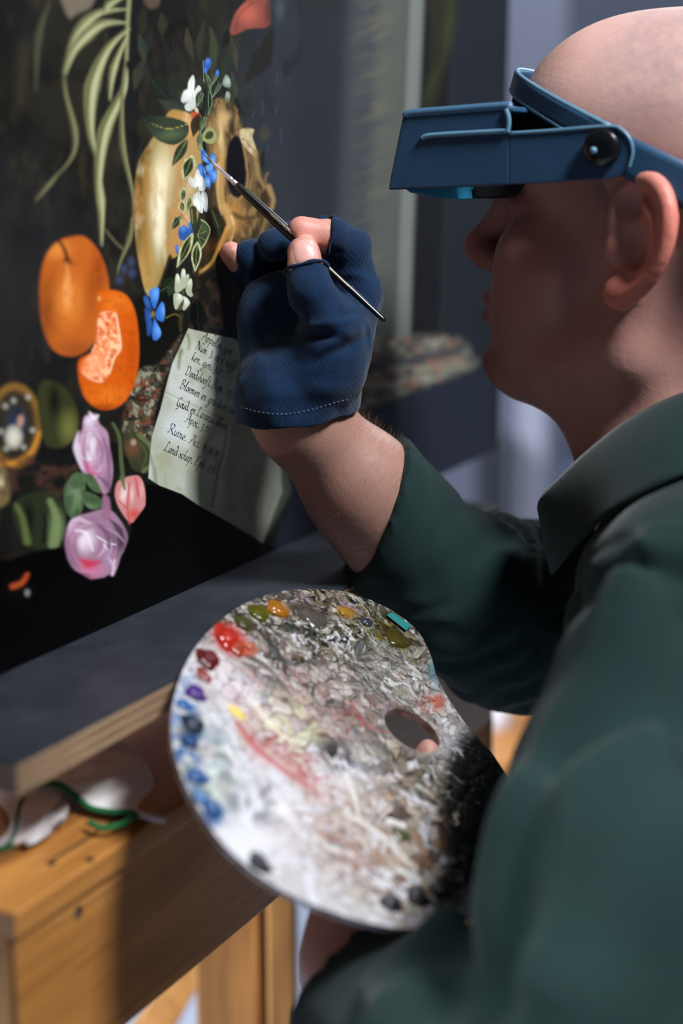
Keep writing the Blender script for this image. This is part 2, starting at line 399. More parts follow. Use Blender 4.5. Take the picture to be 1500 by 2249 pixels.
    # grass blades
    def blade(p, w, cols=('#6f7049', '#a9a980'), soft=3):
        c.stroke(p, .5, .5, cols[0], .95, soft, mid=w); c.stroke(np.asarray(p)+[w*.25, 0], .3, .3, cols[1], .8, soft, mid=w*.4)
        c.stroke(np.asarray(p)-[w*.45, 0], .3, .3, '#3f3d28', .55, 2, mid=w*.22)
    c.stroke([(285, -20), (280, 60), (278, 130)], 5, 4, '#7c7c55', .9, 2.5)
    for p, w in (([(278, 20), (215, 30), (165, 80), (140, 160)], 12), ([(276, 50), (220, 55), (165, 105), (140, 165)], 15), ([(140, 165), (145, 210), (165, 290), (160, 340), (130, 380)], 7),
                 ([(130, 378), (108, 405), (78, 440)], 5), ([(282, 62), (235, 110), (203, 190), (198, 280), (210, 345)], 17), ([(210, 345), (222, 440), (222, 540)], 10), ([(280, 75), (250, 150), (240, 220)], 9),
                 ([(276, 150), (270, 200), (230, 290), (216, 400), (222, 480)], 15), ([(276, 120), (268, 220), (270, 320), (290, 420), (292, 470)], 7), ([(292, 470), (285, 520), (258, 590)], 6), ([(110, 0), (85, 80), (78, 200)], 9), ([(230, 30), (240, 10), (285, -15)], 9)):
        cols = ('#6f7049', '#a9a980') if w > 8 else ('#5c5a3e', '#7f7d58')
        if p[0][0] < 112: cols = ('#3b3a2e', '#4a4838')
        blade(p, w, cols)
    c.stroke([(232, 505), (252, 530), (268, 545)], 3, 4, '#57513c', .8, 2); c.stroke([(290, 480), (286, 530), (270, 560), (258, 600)], 3, 2, '#6a6844', .7, 2)
    for x, y in ((272, 590), (288, 575), (262, 615), (290, 600)): c.spot(x, y, 14, 18, 0, '#3c4a72', .6)
    # --- skull
    sk = c.poly([(372, 245), (395, 243), (418, 252), (432, 270), (440, 300), (445, 340), (440, 420), (436, 470), (420, 520), (390, 560), (372, 575), (352, 632), (325, 650), (308, 590), (298, 520), (296, 430), (304, 360), (330, 312), (352, 280)], '#8f7c48', 3)
    c.glow(sk, 400, 400, 60, 200, 0, '#a5845a', .9); c.glow(sk, 300, 450, 44, 240, 4, '#5f4215', 1.); c.glow(sk, 312, 330, 30, 60, 0, '#54401c', .8); c.glow(sk, 352, 400, 40, 130, 8, '#cfc29b', 1.); c.glow(sk, 348, 470, 24, 140, 0, '#e6dec2', 1.); c.glow(sk, 318, 590, 30, 90, 8, '#a88446', .8)
    c.glow(sk, 410, 270, 60, 34, 20, '#b98d54', .9); c.grain(sk, 20, 60, '#9b7038', .5, .75, .5, 4); c.glow(sk, 372, 600, 22, 60, 0, '#5f431d', .8)
    c.grain(sk, 22, 40, '#e3d6b2', .5, .75, .3, 4, 4.); c.grain(sk, 30, 50, '#c0844d', .52, .75, .45, 3, 2.); c.stroke([(398, 300), (402, 350), (396, 420), (392, 480), (398, 540)], 1, 1, '#8a6436', .6, 2)
    for x, w, col in ((318, 9, '#8f6a2a'), (330, 6, '#b18a48'), (360, 5, '#d9cda8'), (388, 5, '#a5793f')):
        c.stroke([(x+8, 360), (x, 440), (x-2, 520), (x+8, 600)], w*.6, w*.6, col, .45, 6, mk=sk)
    # cheek bone, orbit and jaw to the right
    fc = c.poly([(462, 228), (478, 216), (500, 218), (522, 240), (530, 270), (548, 300), (566, 330), (572, 390), (592, 420), (602, 440), (596, 480), (580, 530), (545, 560), (500, 560), (478, 582), (450, 600), (425, 610), (430, 570), (460, 520), (470, 480), (455, 420), (456, 350), (452, 280)], '#4a3c28', 3)
    c.glow(fc, 480, 330, 40, 130, -6, '#8b6d41', .95); c.glow(fc, 490, 262, 26, 46, 20, '#b79a69', .95); c.glow(fc, 484, 300, 12, 60, -6, '#c7ab77', .9); c.glow(fc, 500, 235, 40, 20, 20, '#3d2c22', .85); c.grain(fc, 14, 40, '#2e2218', .45, .7, .6, 4); c.glow(fc, 515, 470, 40, 70, 0, '#a4763c', .9); c.grain(fc, 10, 26, '#b08c58', .5, .75, .4, 4, 6.)
    c.glow(fc, 455, 360, 22, 90, 0, '#332a22', .7); c.stroke([(487, 340), (484, 400), (490, 450), (502, 470), (500, 520)], 6, 5, '#b08850', .8, 4); c.stroke([(480, 360), (478, 420), (486, 470)], 3, 3, '#d2b077', .5, 3)
    ob = c.poly([(505, 310), (522, 298), (535, 330), (540, 380), (534, 420), (522, 434), (505, 420), (496, 380), (498, 340)], '#15161c', 4); c.glow(ob, 518, 420, 22, 30, 0, '#241b14', .7)
    c.stroke([(534, 320), (544, 380), (538, 420), (522, 440), (506, 430)], 2, 3, '#8c6e45', .85, 2); c.stroke([(545, 330), (556, 380), (560, 430)], 6, 5, '#6b563a', .7, 5)
    m = c.poly([(528, 285), (557, 284), (554, 300), (563, 330), (560, 345), (540, 325), (530, 310)], '#b3a37c', 2); c.grain(m, 5, 5, '#8b7a55', .5, .7, .6); c.stroke([(531, 306), (540, 308), (548, 320), (562, 332)], .8, .8, '#3c2f20', .8, 1)
    for p, col, w in (([(560, 335), (566, 380), (580, 410)], '#8a7047', 6), ([(580, 410), (585, 385), (590, 380)], '#7c643e', 3), ([(590, 410), (600, 440), (592, 470)], '#9a7d52', 6), ([(590, 470), (578, 500), (570, 530)], '#7a6340', 5), ([(510, 470), (540, 480), (580, 470)], '#4a3824', 6)): c.stroke(p, w, w*.5, col, .8, 4)
    dk = c.poly([(452, 478), (466, 455), (480, 460), (500, 500), (494, 540), (478, 560), (466, 585), (440, 592), (438, 560), (452, 530)], '#2c2218', 6, .9); c.glow(dk, 470, 500, 26, 60, 0, '#17130f', .9); c.glow(dk, 458, 540, 24, 30, 0, '#5b3b1c', .7)
    c.stroke([(500, 500), (488, 530), (474, 560), (462, 580), (440, 598)], 5, 3, '#b98d45', .85, 3); c.stroke([(494, 455), (505, 480), (512, 500)], 9, 10, '#b48d55', .7, 5); c.stroke([(508, 475), (514, 500), (506, 530)], 2, 2, '#e0c590', .55, 2.5)
    c.stroke([(486, 548), (500, 520), (520, 500)], 12, 8, '#8e6231', .6, 6)
    c.stroke([(463, 460), (478, 490), (482, 520)], 1, 1, '#2b3320', .8, 3, mid=9); c.stroke([(466, 462), (480, 500)], .6, .6, '#6a7048', .7, 1)
    # ---- leaves
    def leaf(a, b, w, col, edge=None, vein='#8f9560', bend=0., soft=1.2):
        a, b = np.asarray(a, float), np.asarray(b, float); d = b-a; L = np.hypot(*d); n = np.array([-d[1], d[0]])/L; mdl = (a+b)/2+n*bend
        side = lambda k, q: a*(1-q)**2+2*mdl*q*(1-q)+b*q*q+n*k*w*math.sin(math.pi*q**.85)
        P = [side(1, q) for q in np.linspace(0, 1, 8)]+[side(-1, q) for q in np.linspace(1, 0, 8)[1:-1]]
        if edge:
            m = c.poly(P, edge, soft, m=3); c.grain(m, 5, 9, '#cfd2a4', .45, .7, .6)
            Pin = [mdl+(p-mdl)*np.array([.66, .8]) for p in P]; m2 = c.poly(Pin, col, soft*1.3, m=3)
            c.grain(m2, 4, 7, '#1c2413', .45, .65, .8)
        else: m = c.poly(P, col, soft, m=3); c.grain(m, 9, 12, '#1a2019', .45, .7, .5)
        if vein: c.stroke([a, mdl*.9+(a+b)*.05, b], .7, .4, vein, .75, .8, mk=m)
        return m
    m = c.poly([(316, 262), (352, 255), (392, 262), (414, 275), (410, 300), (385, 318), (355, 312), (335, 296)], '#303a2b', 2); c.glow(m, 375, 296, 50, 20, -10, '#4d5b3e', .9); c.stroke([(330, 270), (370, 283), (414, 272)], .8, .8, '#9d8f4c', .8, 1); c.glow(m, 330, 265, 30, 18, 0, '#1c241e', .7)
    m = leaf((412, 305), (378, 365), 11, '#35432c'); leaf((330, 172), (372, 222), 20, '#20261f', vein='#3a4232')
    c.poly([(420, 246), (438, 250), (440, 262), (424, 268)], '#b0512c', 3, .9); m = leaf((436, 250), (424, 300), 12, '#3a2d1c', vein=None)
    for a, b, w, col in (((446, 132), (447, 180), 9, '#263222'), ((452, 160), (462, 205), 7, '#33402a'), ((476, 160), (462, 190), 6, '#38452c'), ((443, 200), (431, 236), 8, '#33402f'), ((458, 200), (457, 252), 11, '#232c22'), ((482, 182), (466, 214), 7, '#2a3324'), ((450, 255), (440, 290), 7, '#4a5833'), ((442, 290), (436, 325), 7, '#4b5a3a'), ((437, 320), (446, 336), 5, '#6d7650')):
        m = leaf(a, b, w, col, vein='#7e8f6c'); c.stroke([np.asarray(a)+[w*.5, 4], (np.asarray(a)+b)/2+[w*.75, 0], b], .6, .6, '#93a58a', .8, .8)
    m = c.poly([(452, 284), (466, 281), (476, 295), (474, 308), (464, 316), (448, 310), (444, 300)], '#8a8f5b', 1.5); c.poly([(455, 290), (467, 289), (468, 300), (458, 306), (450, 302)], '#3a4023', 2)
    leaf((424, 341), (402, 396), 15, '#2e3820', '#969768'); leaf((404, 412), (400, 446), 7, '#39442a', '#8f9261'); leaf((398, 440), (402, 468), 8, '#585b38', '#b3b285'); leaf((420, 430), (410, 466), 6, '#46502d', '#9a9b68')
    leaf((398, 472), (376, 506), 9, '#252d20', '#646b44'); c.stroke([(398, 468), (402, 478), (412, 488), (420, 510)], 1, 1, '#8a5436', .8, 1); c.stroke([(400, 440), (396, 460), (404, 476)], .8, .8, '#a4683c', .8, 1)
    # blue petals helper and flowers
    def petals(cx, cy, L, cols, size=1.):
        for (ang, ln, w) in L:
            a = math.radians(ang); dx, dy = math.cos(a)*.55, math.sin(a)
            tip = (cx+dx*ln, cy+dy*ln); n = (-dy*w, dx*w*1.6)
            Pp = [(cx, cy), (cx+dx*ln*.6+n[0]*.8, cy+dy*ln*.6+n[1]*.8), (tip[0]+n[0]*.9, tip[1]+n[1]*.7), (tip[0]+dx*3, tip[1]+dy*3), (tip[0]-n[0]*.9, tip[1]-n[1]*.7), (cx+dx*ln*.6-n[0]*.8, cy+dy*ln*.6-n[1]*.8)]
            m = c.poly(Pp, cols[0], 1.2, m=4); c.glow(m, tip[0], tip[1], ln*.7, ln*.7, 0, cols[1], .9); c.stroke([(cx, cy), tip], .7, .4, cols[2], .4, 1.)
        c.spot(cx, cy, 5*size, 8*size, 0, cols[3], .9)
    wh = ('#9da39b', '#d3d6d2', '#7b8078', '#6c7440'); bl = ('#2c5aa0', '#5b8fd6', '#1f3c78', '#4b5a60')
    def polyw(P, col, hl, hx_, hy_, r):
        m = c.poly(P, col, 1.3, m=4); c.glow(m, hx_, hy_, r, r*1.2, 0, hl, .9); c.grain(m, 3, 12, '#8d938c', .5, .7, .35); return m
    w1, w2 = '#b5b9b2', '#dfe1dc'
    polyw([(424, 165), (428, 180), (426, 200), (436, 188), (442, 196), (432, 206), (429, 216), (430, 232), (424, 240), (414, 244), (407, 240), (406, 232), (414, 222), (406, 226), (399, 224), (398, 216), (404, 200), (412, 196), (414, 180)], w1, w2, 418, 195, 30)
    c.stroke([(420, 180), (422, 205), (424, 225)], .7, .7, '#8e958c', .6, 1); c.poly([(426, 236), (434, 238), (436, 247), (430, 246)], '#b0a98a', 1.2)
    polyw([(495, 165), (502, 168), (507, 184), (503, 193), (494, 190), (488, 184)], '#5f6f60', '#9aa898', 500, 178, 14); polyw([(498, 200), (505, 206), (504, 222), (498, 224), (494, 214)], '#56664f', '#8b9983', 501, 208, 12)
    for p in ([(452, 130), (461, 128), (464, 140), (458, 152), (448, 146)], [(474, 156), (480, 154), (480, 166), (475, 166)], [(448, 150), (455, 152), (453, 160), (447, 158)]): m = c.poly(p, '#2c4f96', 2); c.glow(m, p[0][0]+4, p[0][1]+4, 9, 12, 0, '#4a73b8', .8)
    for p in ([(441, 333), (449, 330), (460, 352), (464, 360), (450, 356), (442, 346)], [(462, 342), (472, 337), (474, 350), (470, 362), (458, 358)], [(436, 362), (444, 360), (452, 378), (450, 392), (440, 384), (434, 374)], [(462, 370), (474, 374), (476, 390), (470, 402), (462, 396), (458, 380)], [(448, 388), (456, 384), (462, 400), (460, 414), (452, 408), (446, 398)], [(452, 364), (468, 358), (466, 372), (456, 380)]):
        m = c.poly(p, '#2f62ac', 1.3, m=4); c.glow(m, np.mean([q[0] for q in p])+3, np.mean([q[1] for q in p]), 13, 16, 0, '#6b9fdd', .9); c.grain(m, 3, 9, '#234784', .52, .7, .5)
    c.spot(455, 368, 5, 8, 0, '#7b8f9c', .8)
    polyw([(430, 376), (436, 372), (440, 384), (448, 392), (452, 408), (448, 420), (436, 418), (428, 412), (418, 408), (413, 396), (418, 388), (426, 392)], w1, w2, 436, 398, 22)
    polyw([(430, 424), (438, 422), (444, 440), (446, 462), (442, 468), (432, 458), (424, 446), (424, 432)], w1, w2, 436, 450, 24); polyw([(442, 424), (452, 422), (456, 440), (455, 462), (450, 464), (444, 446)], w1, w2, 450, 445, 20)
    c.spot(434, 414, 5, 7, 0, '#5a6a44', .9); c.stroke([(434, 414), (438, 440), (442, 462)], .6, .5, '#848b80', .5, .8)
    for p in ([(392, 505), (402, 495), (412, 500), (418, 515), (408, 528), (394, 524)], [(414, 492), (422, 488), (426, 506), (418, 514)], [(384, 542), (390, 538), (392, 552), (388, 558)]): m = c.poly(p, '#27508f', 1.6); c.glow(m, p[1][0], p[1][1]+6, 14, 14, 0, '#4f83c8', .8)
    c.stroke([(424, 460), (426, 490), (432, 515)], 8, 6, '#2c3320', .95, 1.5); c.stroke([(421, 460), (423, 490)], 1.5, 1, '#7b7d50', .8, 1)
    m = c.poly([(440, 484), (448, 482), (458, 494), (462, 506), (454, 530), (444, 546), (432, 540), (426, 520), (436, 508)], '#4b5634', 1.4); c.glow(m, 434, 520, 18, 40, 0, '#1d2517', .9); c.grain(m, 4, 16, '#2a3420', .5, .68, .8, 3, 0, 35); c.stroke([(442, 483), (455, 492), (461, 507), (452, 532), (442, 546)], 1.1, 1.1, '#b4b786', .9, .8)
    for a, b in (((434, 516), (446, 490)), ((434, 516), (458, 506)), ((434, 518), (452, 528)), ((434, 518), (444, 542))): c.stroke([a, b], .8, .4, '#8f9a68', .6, .8)
    leaf((424, 512), (388, 588), 11, '#2f3a22', '#a3a474'); leaf((434, 530), (428, 597), 11, '#2d3722', '#a3a474')
    # lower dark leaves and flowers
    c.poly([(372, 560), (384, 590), (390, 640), (360, 680), (330, 660), (350, 620)], '#161a12', 4, .95); leaf((392, 612), (352, 640), 16, '#1f2a1a', vein='#6b7058'); leaf((386, 616), (370, 650), 12, '#2b3a24', vein=None)
    c.poly([(300, 650), (345, 660), (400, 700), (400, 740), (340, 800), (300, 800), (290, 720)], '#15140f', 12, .8); c.poly([(400, 610), (470, 600), (520, 640), (520, 720), (440, 720), (420, 660)], '#1e1a15', 12, .85); c.grain((c._in(400, 520, 600, 720), np.ones(len(c._in(400, 520, 600, 720)))), 16, 26, '#4a3426', .5, .7, .5)
    for p in ([(400, 592), (406, 592), (408, 606), (412, 602), (416, 608), (412, 624), (404, 634), (398, 628), (397, 610)], [(386, 606), (392, 603), (398, 622), (402, 634), (392, 642), (384, 638)], [(414, 618), (420, 612), (422, 624), (421, 640), (424, 648), (418, 652), (410, 645), (408, 634)], [(382, 645), (396, 646), (402, 656), (394, 672), (386, 680), (382, 668)], [(400, 650), (410, 654), (417, 664), (414, 672), (404, 682), (400, 674), (404, 662)]):
        polyw(p, '#a2a78c', '#d4d8c8', p[1][0], p[1][1]+6, 14)
    c.spot(402, 641, 5, 8, 0, '#4d5a35', .95); c.poly([(404, 660), (398, 664), (391, 676), (392, 682), (400, 678)], '#4a4a30', 1.3)
    for p in ([(328, 640), (340, 632), (349, 634), (348, 655), (340, 678), (334, 670), (330, 655)], [(315, 654), (322, 650), (332, 672), (333, 682), (322, 676)], [(354, 664), (360, 668), (362, 690), (358, 706), (344, 700), (342, 686)], [(338, 700), (346, 712), (354, 730), (350, 742), (340, 748), (334, 736)], [(318, 676), (330, 684), (332, 700), (322, 712), (318, 690)], [(322, 710), (332, 702), (332, 730), (324, 738)]):
        dkk = p[0][0] < 324; m = c.poly(p, '#1f3f78' if dkk else '#2f64b0', 2, m=4); c.glow(m, p[1][0]+2, p[1][1]+12, 16, 26, 0, '#2f5aa0' if dkk else '#5f97de', .9)
    c.spot(336, 690, 7, 12, 0, '#8a7a3c', .9)
    c.stroke([(365, 698), (385, 690), (398, 700)], 1.6, 1, '#6b652c', .8, 1.5); c.stroke([(398, 692), (396, 715), (400, 735)], 5, 3, '#3f3a20', .7, 3)
    leaf((432, 655), (438, 740), 17, '#10140f', vein='#2b332a', soft=2); c.stroke([(408, 720), (392, 745), (376, 780), (350, 810)], 2, 2, '#17181a', .9, 2)
    # stems / stones to the left of the letter
    m = c.poly([(300, 820), (350, 800), (380, 760), (396, 740), (372, 800), (350, 860), (335, 930), (330, 1020), (290, 1000), (270, 930)], '#4a4234', 6, .95); c.grain(m, 12, 16, '#8f9078', .5, .65, .8); c.grain(m, 12, 12, '#7c3f2b', .54, .68, .8, 3, 8.); c.grain(m, 16, 12, '#1d1916', .5, .65, .8, 3, 12.)
    # ---- mandarins
    m = c.poly([(150, 522), (185, 520), (215, 550), (235, 600), (240, 660), (225, 720), (195, 765), (155, 782), (115, 765), (93, 710), (88, 630), (98, 570), (122, 535)], '#b0581c', 4)
    c.glow(m, 100, 680, 50, 130, 8, '#6f3512', .8); c.glow(m, 150, 660, 50, 90, 0, '#cf7a30', .9); c.glow(m, 148, 640, 16, 56, 0, '#e39a58', .8); c.glow(m, 215, 600, 34, 130, 10, '#8c3a10', .85); c.glow(m, 165, 770, 80, 40, 0, '#8f451a', .8); c.glow(m, 125, 548, 50, 36, 0, '#d8893d', .6); c.grain(m, 8, 14, '#a9551d', .5, .7, .35)
    c.stroke([(128, 528), (140, 545), (148, 568)], 3, 4, '#2c1c12', .95, 2.5); c.spot(148, 574, 16, 12, 20, '#23180f', .95); c.stroke([(148, 574), (170, 582)], 3, 1, '#7a3a12', .7, 3); c.stroke([(146, 578), (150, 610)], 2, 1, '#f0b070', .4, 4)
    m = c.poly([(215, 642), (240, 637), (272, 645), (292, 672), (302, 715), (305, 780), (296, 840), (275, 880), (245, 898), (212, 895), (185, 870), (173, 825), (175, 790), (205, 770), (220, 720), (214, 670)], '#c9570f', 4)
    c.glow(m, 290, 780, 30, 130, 0, '#b84808', .9); c.glow(m, 255, 665, 50, 40, 0, '#d66f1c', .8); c.glow(m, 235, 870, 70, 40, 0, '#da701c', .8); c.grain(m, 5, 7, '#8f3a0c', .55, .75, .4, 3, 4.); c.glow(m, 225, 898, 60, 18, 0, '#8f3805', .9); c.grain(m, 8, 12, '#b54b0e', .52, .7, .35)
    c.spot(218, 656, 6, 8, 0, '#c7a862', .9)
    m = c.poly([(216, 700), (228, 684), (252, 686), (256, 705), (262, 735), (264, 765), (252, 785), (242, 815), (225, 838), (205, 836), (182, 822), (180, 800), (200, 775), (212, 740)], '#df7d4c', 2.5); c.grain(m, 6, 8, '#f4b98d', .48, .62, .95); c.grain(m, 7, 10, '#c04a1f', .54, .68, .7, 3, 7.); c.stroke([(255, 690), (262, 730), (265, 765), (252, 785), (240, 820)], 1.5, 1.5, '#f3cfa4', .85, 2); c.stroke([(182, 818), (205, 835), (225, 838)], 2, 2, '#f0b184', .8, 2); c.glow(m, 210, 800, 34, 40, 0, '#eb9a6c', .8)
    # ---- pendant with a small portrait
    c.spot(38, 935, 60, 100, 0, '#3a3123', .9, .6)
    for r, col, w in ((1., '#7f5a24', 8), (.86, '#4a3a24', 4)):
        c.stroke([(38+52*r*math.cos(a)-6, 935+86*r*math.sin(a)) for a in np.linspace(0, 6.28, 20)], w, w, col, .9, 4, m=3)
    c.stroke([(-10, 1020), (35, 1016), (70, 990), (86, 950)], 6, 4, '#b97a2b', .9, 4); c.spot(36, 932, 28, 44, 10, '#24324a', .95, .4); c.spot(30, 960, 22, 30, 0, '#cfc6b6', .9, .5); c.spot(45, 925, 9, 18, 8, '#b58a76', .9, .5); c.spot(40, 905, 10, 9, 0, '#1e1a1c', .8)
    for x, y in ((14, 985), (52, 982), (72, 945), (2, 948), (30, 880), (62, 872), (12, 892)): c.spot(x, y, 9, 10, 0, '#a4a59c', .95)
    m = c.poly([(-20, 1030), (12, 1030), (22, 1070), (16, 1105), (-20, 1110)], '#6b5d3c', 5); c.spot(3, 1060, 9, 24, 0, '#cfc3a0', .9)
    # leaves bottom-left
    for P, col, h in (([(85, 850), (110, 835), (150, 860), (172, 910), (165, 960), (130, 985), (100, 975), (85, 920)], '#35371f', '#6b6a34'), ([(28, 1110), (60, 1085), (120, 1080), (142, 1120), (140, 1180), (110, 1205), (60, 1200), (35, 1160)], '#2a3020', '#66744a')):
        m = c.poly(P, col, 4); c.glow(m, P[4][0]-14, P[4][1]-20, 34, 60, 0, h, .9); c.glow(m, P[0][0]+34, P[0][1]+30, 22, 60, 0, '#15170f', .9)
    c.grain((c._in(0, 170, 1000, 1110), np.ones(len(c._in(0, 170, 1000, 1110)))), 30, 24, '#4d3227', .45, .65, .7)
    c.stroke([(95, 985), (140, 990), (170, 985)], 3, 3, '#1d1512', .8, 4); c.stroke([(60, 1190), (50, 1140), (36, 1110)], 8, 5, '#5b6a3a', .8, 4); c.stroke([(118, 1195), (124, 1140), (110, 1100)], 12, 6, '#6f8255', .85, 5); c.stroke([(96, 1190), (100, 1150), (96, 1130)], 4, 3, '#171a12', .9, 3)
    # roses
    pk, pl, ps, pr = '#a98399', '#d6c8d2', '#7d5a74', '#b93a55'
    m = c.poly([(190, 912), (212, 910), (218, 930), (236, 950), (241, 985), (248, 1030), (242, 1070), (228, 1085), (212, 1060), (185, 1038), (170, 1010), (165, 970), (180, 945), (183, 925)], pk, 3); c.glow(m, 200, 975, 26, 60, 0, pl, 1.); c.glow(m, 240, 1060, 24, 50, 0, ps, .8); c.glow(m, 196, 925, 18, 18, 0, '#dcd2de', .9); c.glow(m, 196, 1028, 24, 20, 20, '#c77b9c', .8)
    for p in ([(180, 950), (200, 946), (222, 952), (228, 985)], [(178, 1000), (190, 1026), (215, 1030)], [(232, 960), (238, 1000), (232, 1040)], [(190, 1030), (200, 1012), (216, 1030)]): c.stroke(p, 1.5, 1.5, '#a86f93', .6, 2.5)
    c.stroke([(172, 975), (180, 1005), (200, 1008)], 2, 2, '#e8dbe6', .7, 2)
    m = c.poly([(150, 1155), (165, 1135), (190, 1128), (235, 1118), (262, 1140), (280, 1175), (275, 1205), (264, 1225), (255, 1265), (238, 1262), (218, 1277), (195, 1262), (168, 1255), (150, 1228), (143, 1190)], '#97748a', 3); c.glow(m, 188, 1185, 36, 46, 0, '#dccbd8', 1.); c.glow(m, 262, 1190, 34, 50, 0, '#4f3b4c', .95); c.glow(m, 200, 1250, 46, 24, 0, '#cc6f92', .95); c.glow(m, 196, 1240, 30, 18, 10, pr, 1.); c.glow(m, 160, 1160, 22, 40, 0, '#c79cb8', .8); c.glow(m, 238, 1215, 20, 50, 0, '#9f83a4', .7)
    for p in ([(160, 1150), (180, 1140), (212, 1144), (232, 1180)], [(165, 1170), (160, 1200), (162, 1235)], [(212, 1170), (228, 1190), (250, 1196)], [(225, 1200), (240, 1215), (256, 1240)], [(190, 1232), (205, 1236), (214, 1252)]): c.stroke(p, 1.8, 1.2, '#8a5a80', .6, 2.5)
    for p in ([(214, 1178), (235, 1192), (254, 1196)], [(228, 1196), (240, 1212)], [(252, 1230), (246, 1264)]): c.stroke(p, 2, 1.5, '#ddd0dc', .8, 2)
    c.glow(m, 190, 1243, 14, 9, 20, '#b51f38', .9); m = c.poly([(226, 1090), (240, 1095), (242, 1135), (224, 1140)], '#94647f', 4, .9)
    R2 = random.Random(11)
    for (cx, cy, rx, ry) in ((204, 985, 30, 70), (205, 1195, 58, 66)):
        for i in range(16):
            a0 = R2.uniform(0, 6.28); k0 = R2.uniform(.3, .95); pts = [(cx+rx*k0*math.cos(a0+t), cy+ry*k0*math.sin(a0+t)) for t in (0, .4, .8, 1.2)]
            c.stroke(pts, 1, 1, R2.choice(['#c9a9c0', '#7c5570', '#e2d3de', '#94607f', '#b9788f']), .5, 2.5, mid=R2.uniform(2.5, 5))
    for p, w, col in (([(172, 948), (166, 985), (180, 1030)], 5, '#d9cbd8'), ([(186, 1012), (196, 1038), (222, 1040)], 5, '#b04a70'), ([(226, 960), (238, 1000), (240, 1050)], 6, '#7b5674'), ([(205, 950), (224, 985), (222, 1020)], 4, '#8d6686'), ([(214, 1045), (234, 1062), (240, 1080)], 6, '#6b4f6a'), ([(196, 905), (206, 918), (216, 912)], 5, '#e4dde6'),
                      ([(150, 1160), (168, 1140), (200, 1150)], 6, '#cdb2c6'), ([(148, 1180), (156, 1225), (176, 1252)], 7, '#8a5f7c'), ([(212, 1150), (236, 1172), (240, 1215)], 7, '#6e4d66'), ([(240, 1140), (262, 1165), (268, 1200)], 7, '#3f2e3c'), ([(232, 1160), (256, 1172), (272, 1190)], 3, '#a68aa2'), ([(170, 1225), (196, 1238), (222, 1232)], 8, '#c23452'), ([(180, 1262), (200, 1270), (220, 1276)], 5, '#b36a88'), ([(238, 1225), (250, 1245), (246, 1266)], 5, '#c7a9c0'), ([(166, 1165), (190, 1172), (204, 1210)], 4, '#e6dce4')):
        c.stroke(p, 1, 1, col, .8, 3, mid=w)
    m = c.poly([(262, 1055), (290, 1045), (308, 1048), (318, 1075), (319, 1110), (305, 1135), (288, 1148), (270, 1130), (255, 1100), (253, 1075)], '#c07f7c', 2.5); c.glow(m, 272, 1085, 14, 34, 10, '#e3c9c4', .95); c.glow(m, 290, 1085, 8, 30, 0, '#dab3b4', .9); c.glow(m, 295, 1130, 24, 22, 0, '#c4473f', .95); c.glow(m, 312, 1075, 8, 30, 0, '#d69a9a', .8)
    for p in ([(262, 1100), (276, 1115)], [(284, 1060), (280, 1110), (284, 1150)], [(298, 1050), (304, 1090)]): c.stroke(p, 2, 2, '#b34640', .8, 2)
    for P in ([(165, 1038), (185, 1045), (186, 1090), (178, 1125), (160, 1138), (145, 1120), (140, 1080), (150, 1055)], [(178, 1040), (205, 1045), (222, 1080), (205, 1078), (190, 1060)], [(190, 1080), (220, 1095), (222, 1115), (200, 1118), (186, 1104)]):
        m = c.poly(P, '#4b6140', 2.5); c.glow(m, P[0][0]+2, P[0][1]+50, 30, 50, 0, '#6d8560', .8); c.grain(m, 10, 18, '#33452f', .5, .7, .6)
    c.stroke([(174, 1045), (182, 1080), (180, 1120)], .8, .8, '#25331f', .8, 1.5); c.stroke([(248, 930), (262, 960), (266, 1010), (270, 1050)], 3, 5, '#4f5a3a', .95, 2); c.stroke([(268, 1050), (274, 1075)], 5, 2, '#56673c', .95, 2)
    m = c.poly([(270, 960), (300, 950), (330, 975), (338, 1010), (325, 1038), (300, 1035), (285, 1020)], '#3a3b26', 3, .95); c.spot(293, 972, 10, 12, 0, '#bfae92', .9); c.spot(290, 985, 28, 30, 0, '#7c4a35', .6); c.stroke([(305, 955), (330, 980), (338, 1012), (315, 1035)], 5, 4, '#5e6d42', .85, 3); c.stroke([(310, 975), (322, 1000), (312, 1028)], 3, 2, '#465233', .9, 2)
    # insect bottom-left
    c.spot(40, 1240, 50, 50, 0, '#2b2319', .9); c.stroke([(28, 1288), (48, 1280), (60, 1262)], 7, 5, '#b04a20', .95, 4); c.spot(60, 1300, 9, 12, 0, '#8d8f8a', .9); c.spot(46, 1315, 12, 10, 0, '#4b4a44', .9)
    # dark table top
    c.poly([(-4000, 1180), (-90, 1230), (20, 1230), (80, 1210), (140, 1200), (150, 1245), (200, 1272), (250, 1265), (285, 1180), (290, 1150), (320, 1110), (322, 1062), (350, 1066), (400, 1085), (440, 1112), (500, 1145), (560, 1180), (620, 1215), (760, 1160), (900, 1070), (980, 1060), (900, 1700), (-90, 2600), (-4000, 9000)], '#050506', 3, 1., smooth=False)
    c.spot(40, 1290, 50, 60, 0, '#1b1611', .5); c.stroke([(28, 1288), (48, 1280), (60, 1262)], 6, 4, '#b04a20', .9, 4); c.spot(60, 1302, 9, 12, 0, '#8d8f8a', .9)
    # --- letter
    m = c.poly([(414, 722), (430, 726), (520, 745), (600, 800), (620, 1080), (600, 1130), (576, 1192), (560, 1180), (500, 1145), (440, 1112), (400, 1085), (350, 1066), (326, 1050), (333, 960), (352, 900), (378, 800)], '#a2a594', 1.6, m=3, smooth=False)
    lm = m; c.grain(m, 40, 60, '#b9bdb6', .42, .7, .8); c.grain(m, 30, 40, '#8b8a64', .5, .75, .5, 3, 4.)
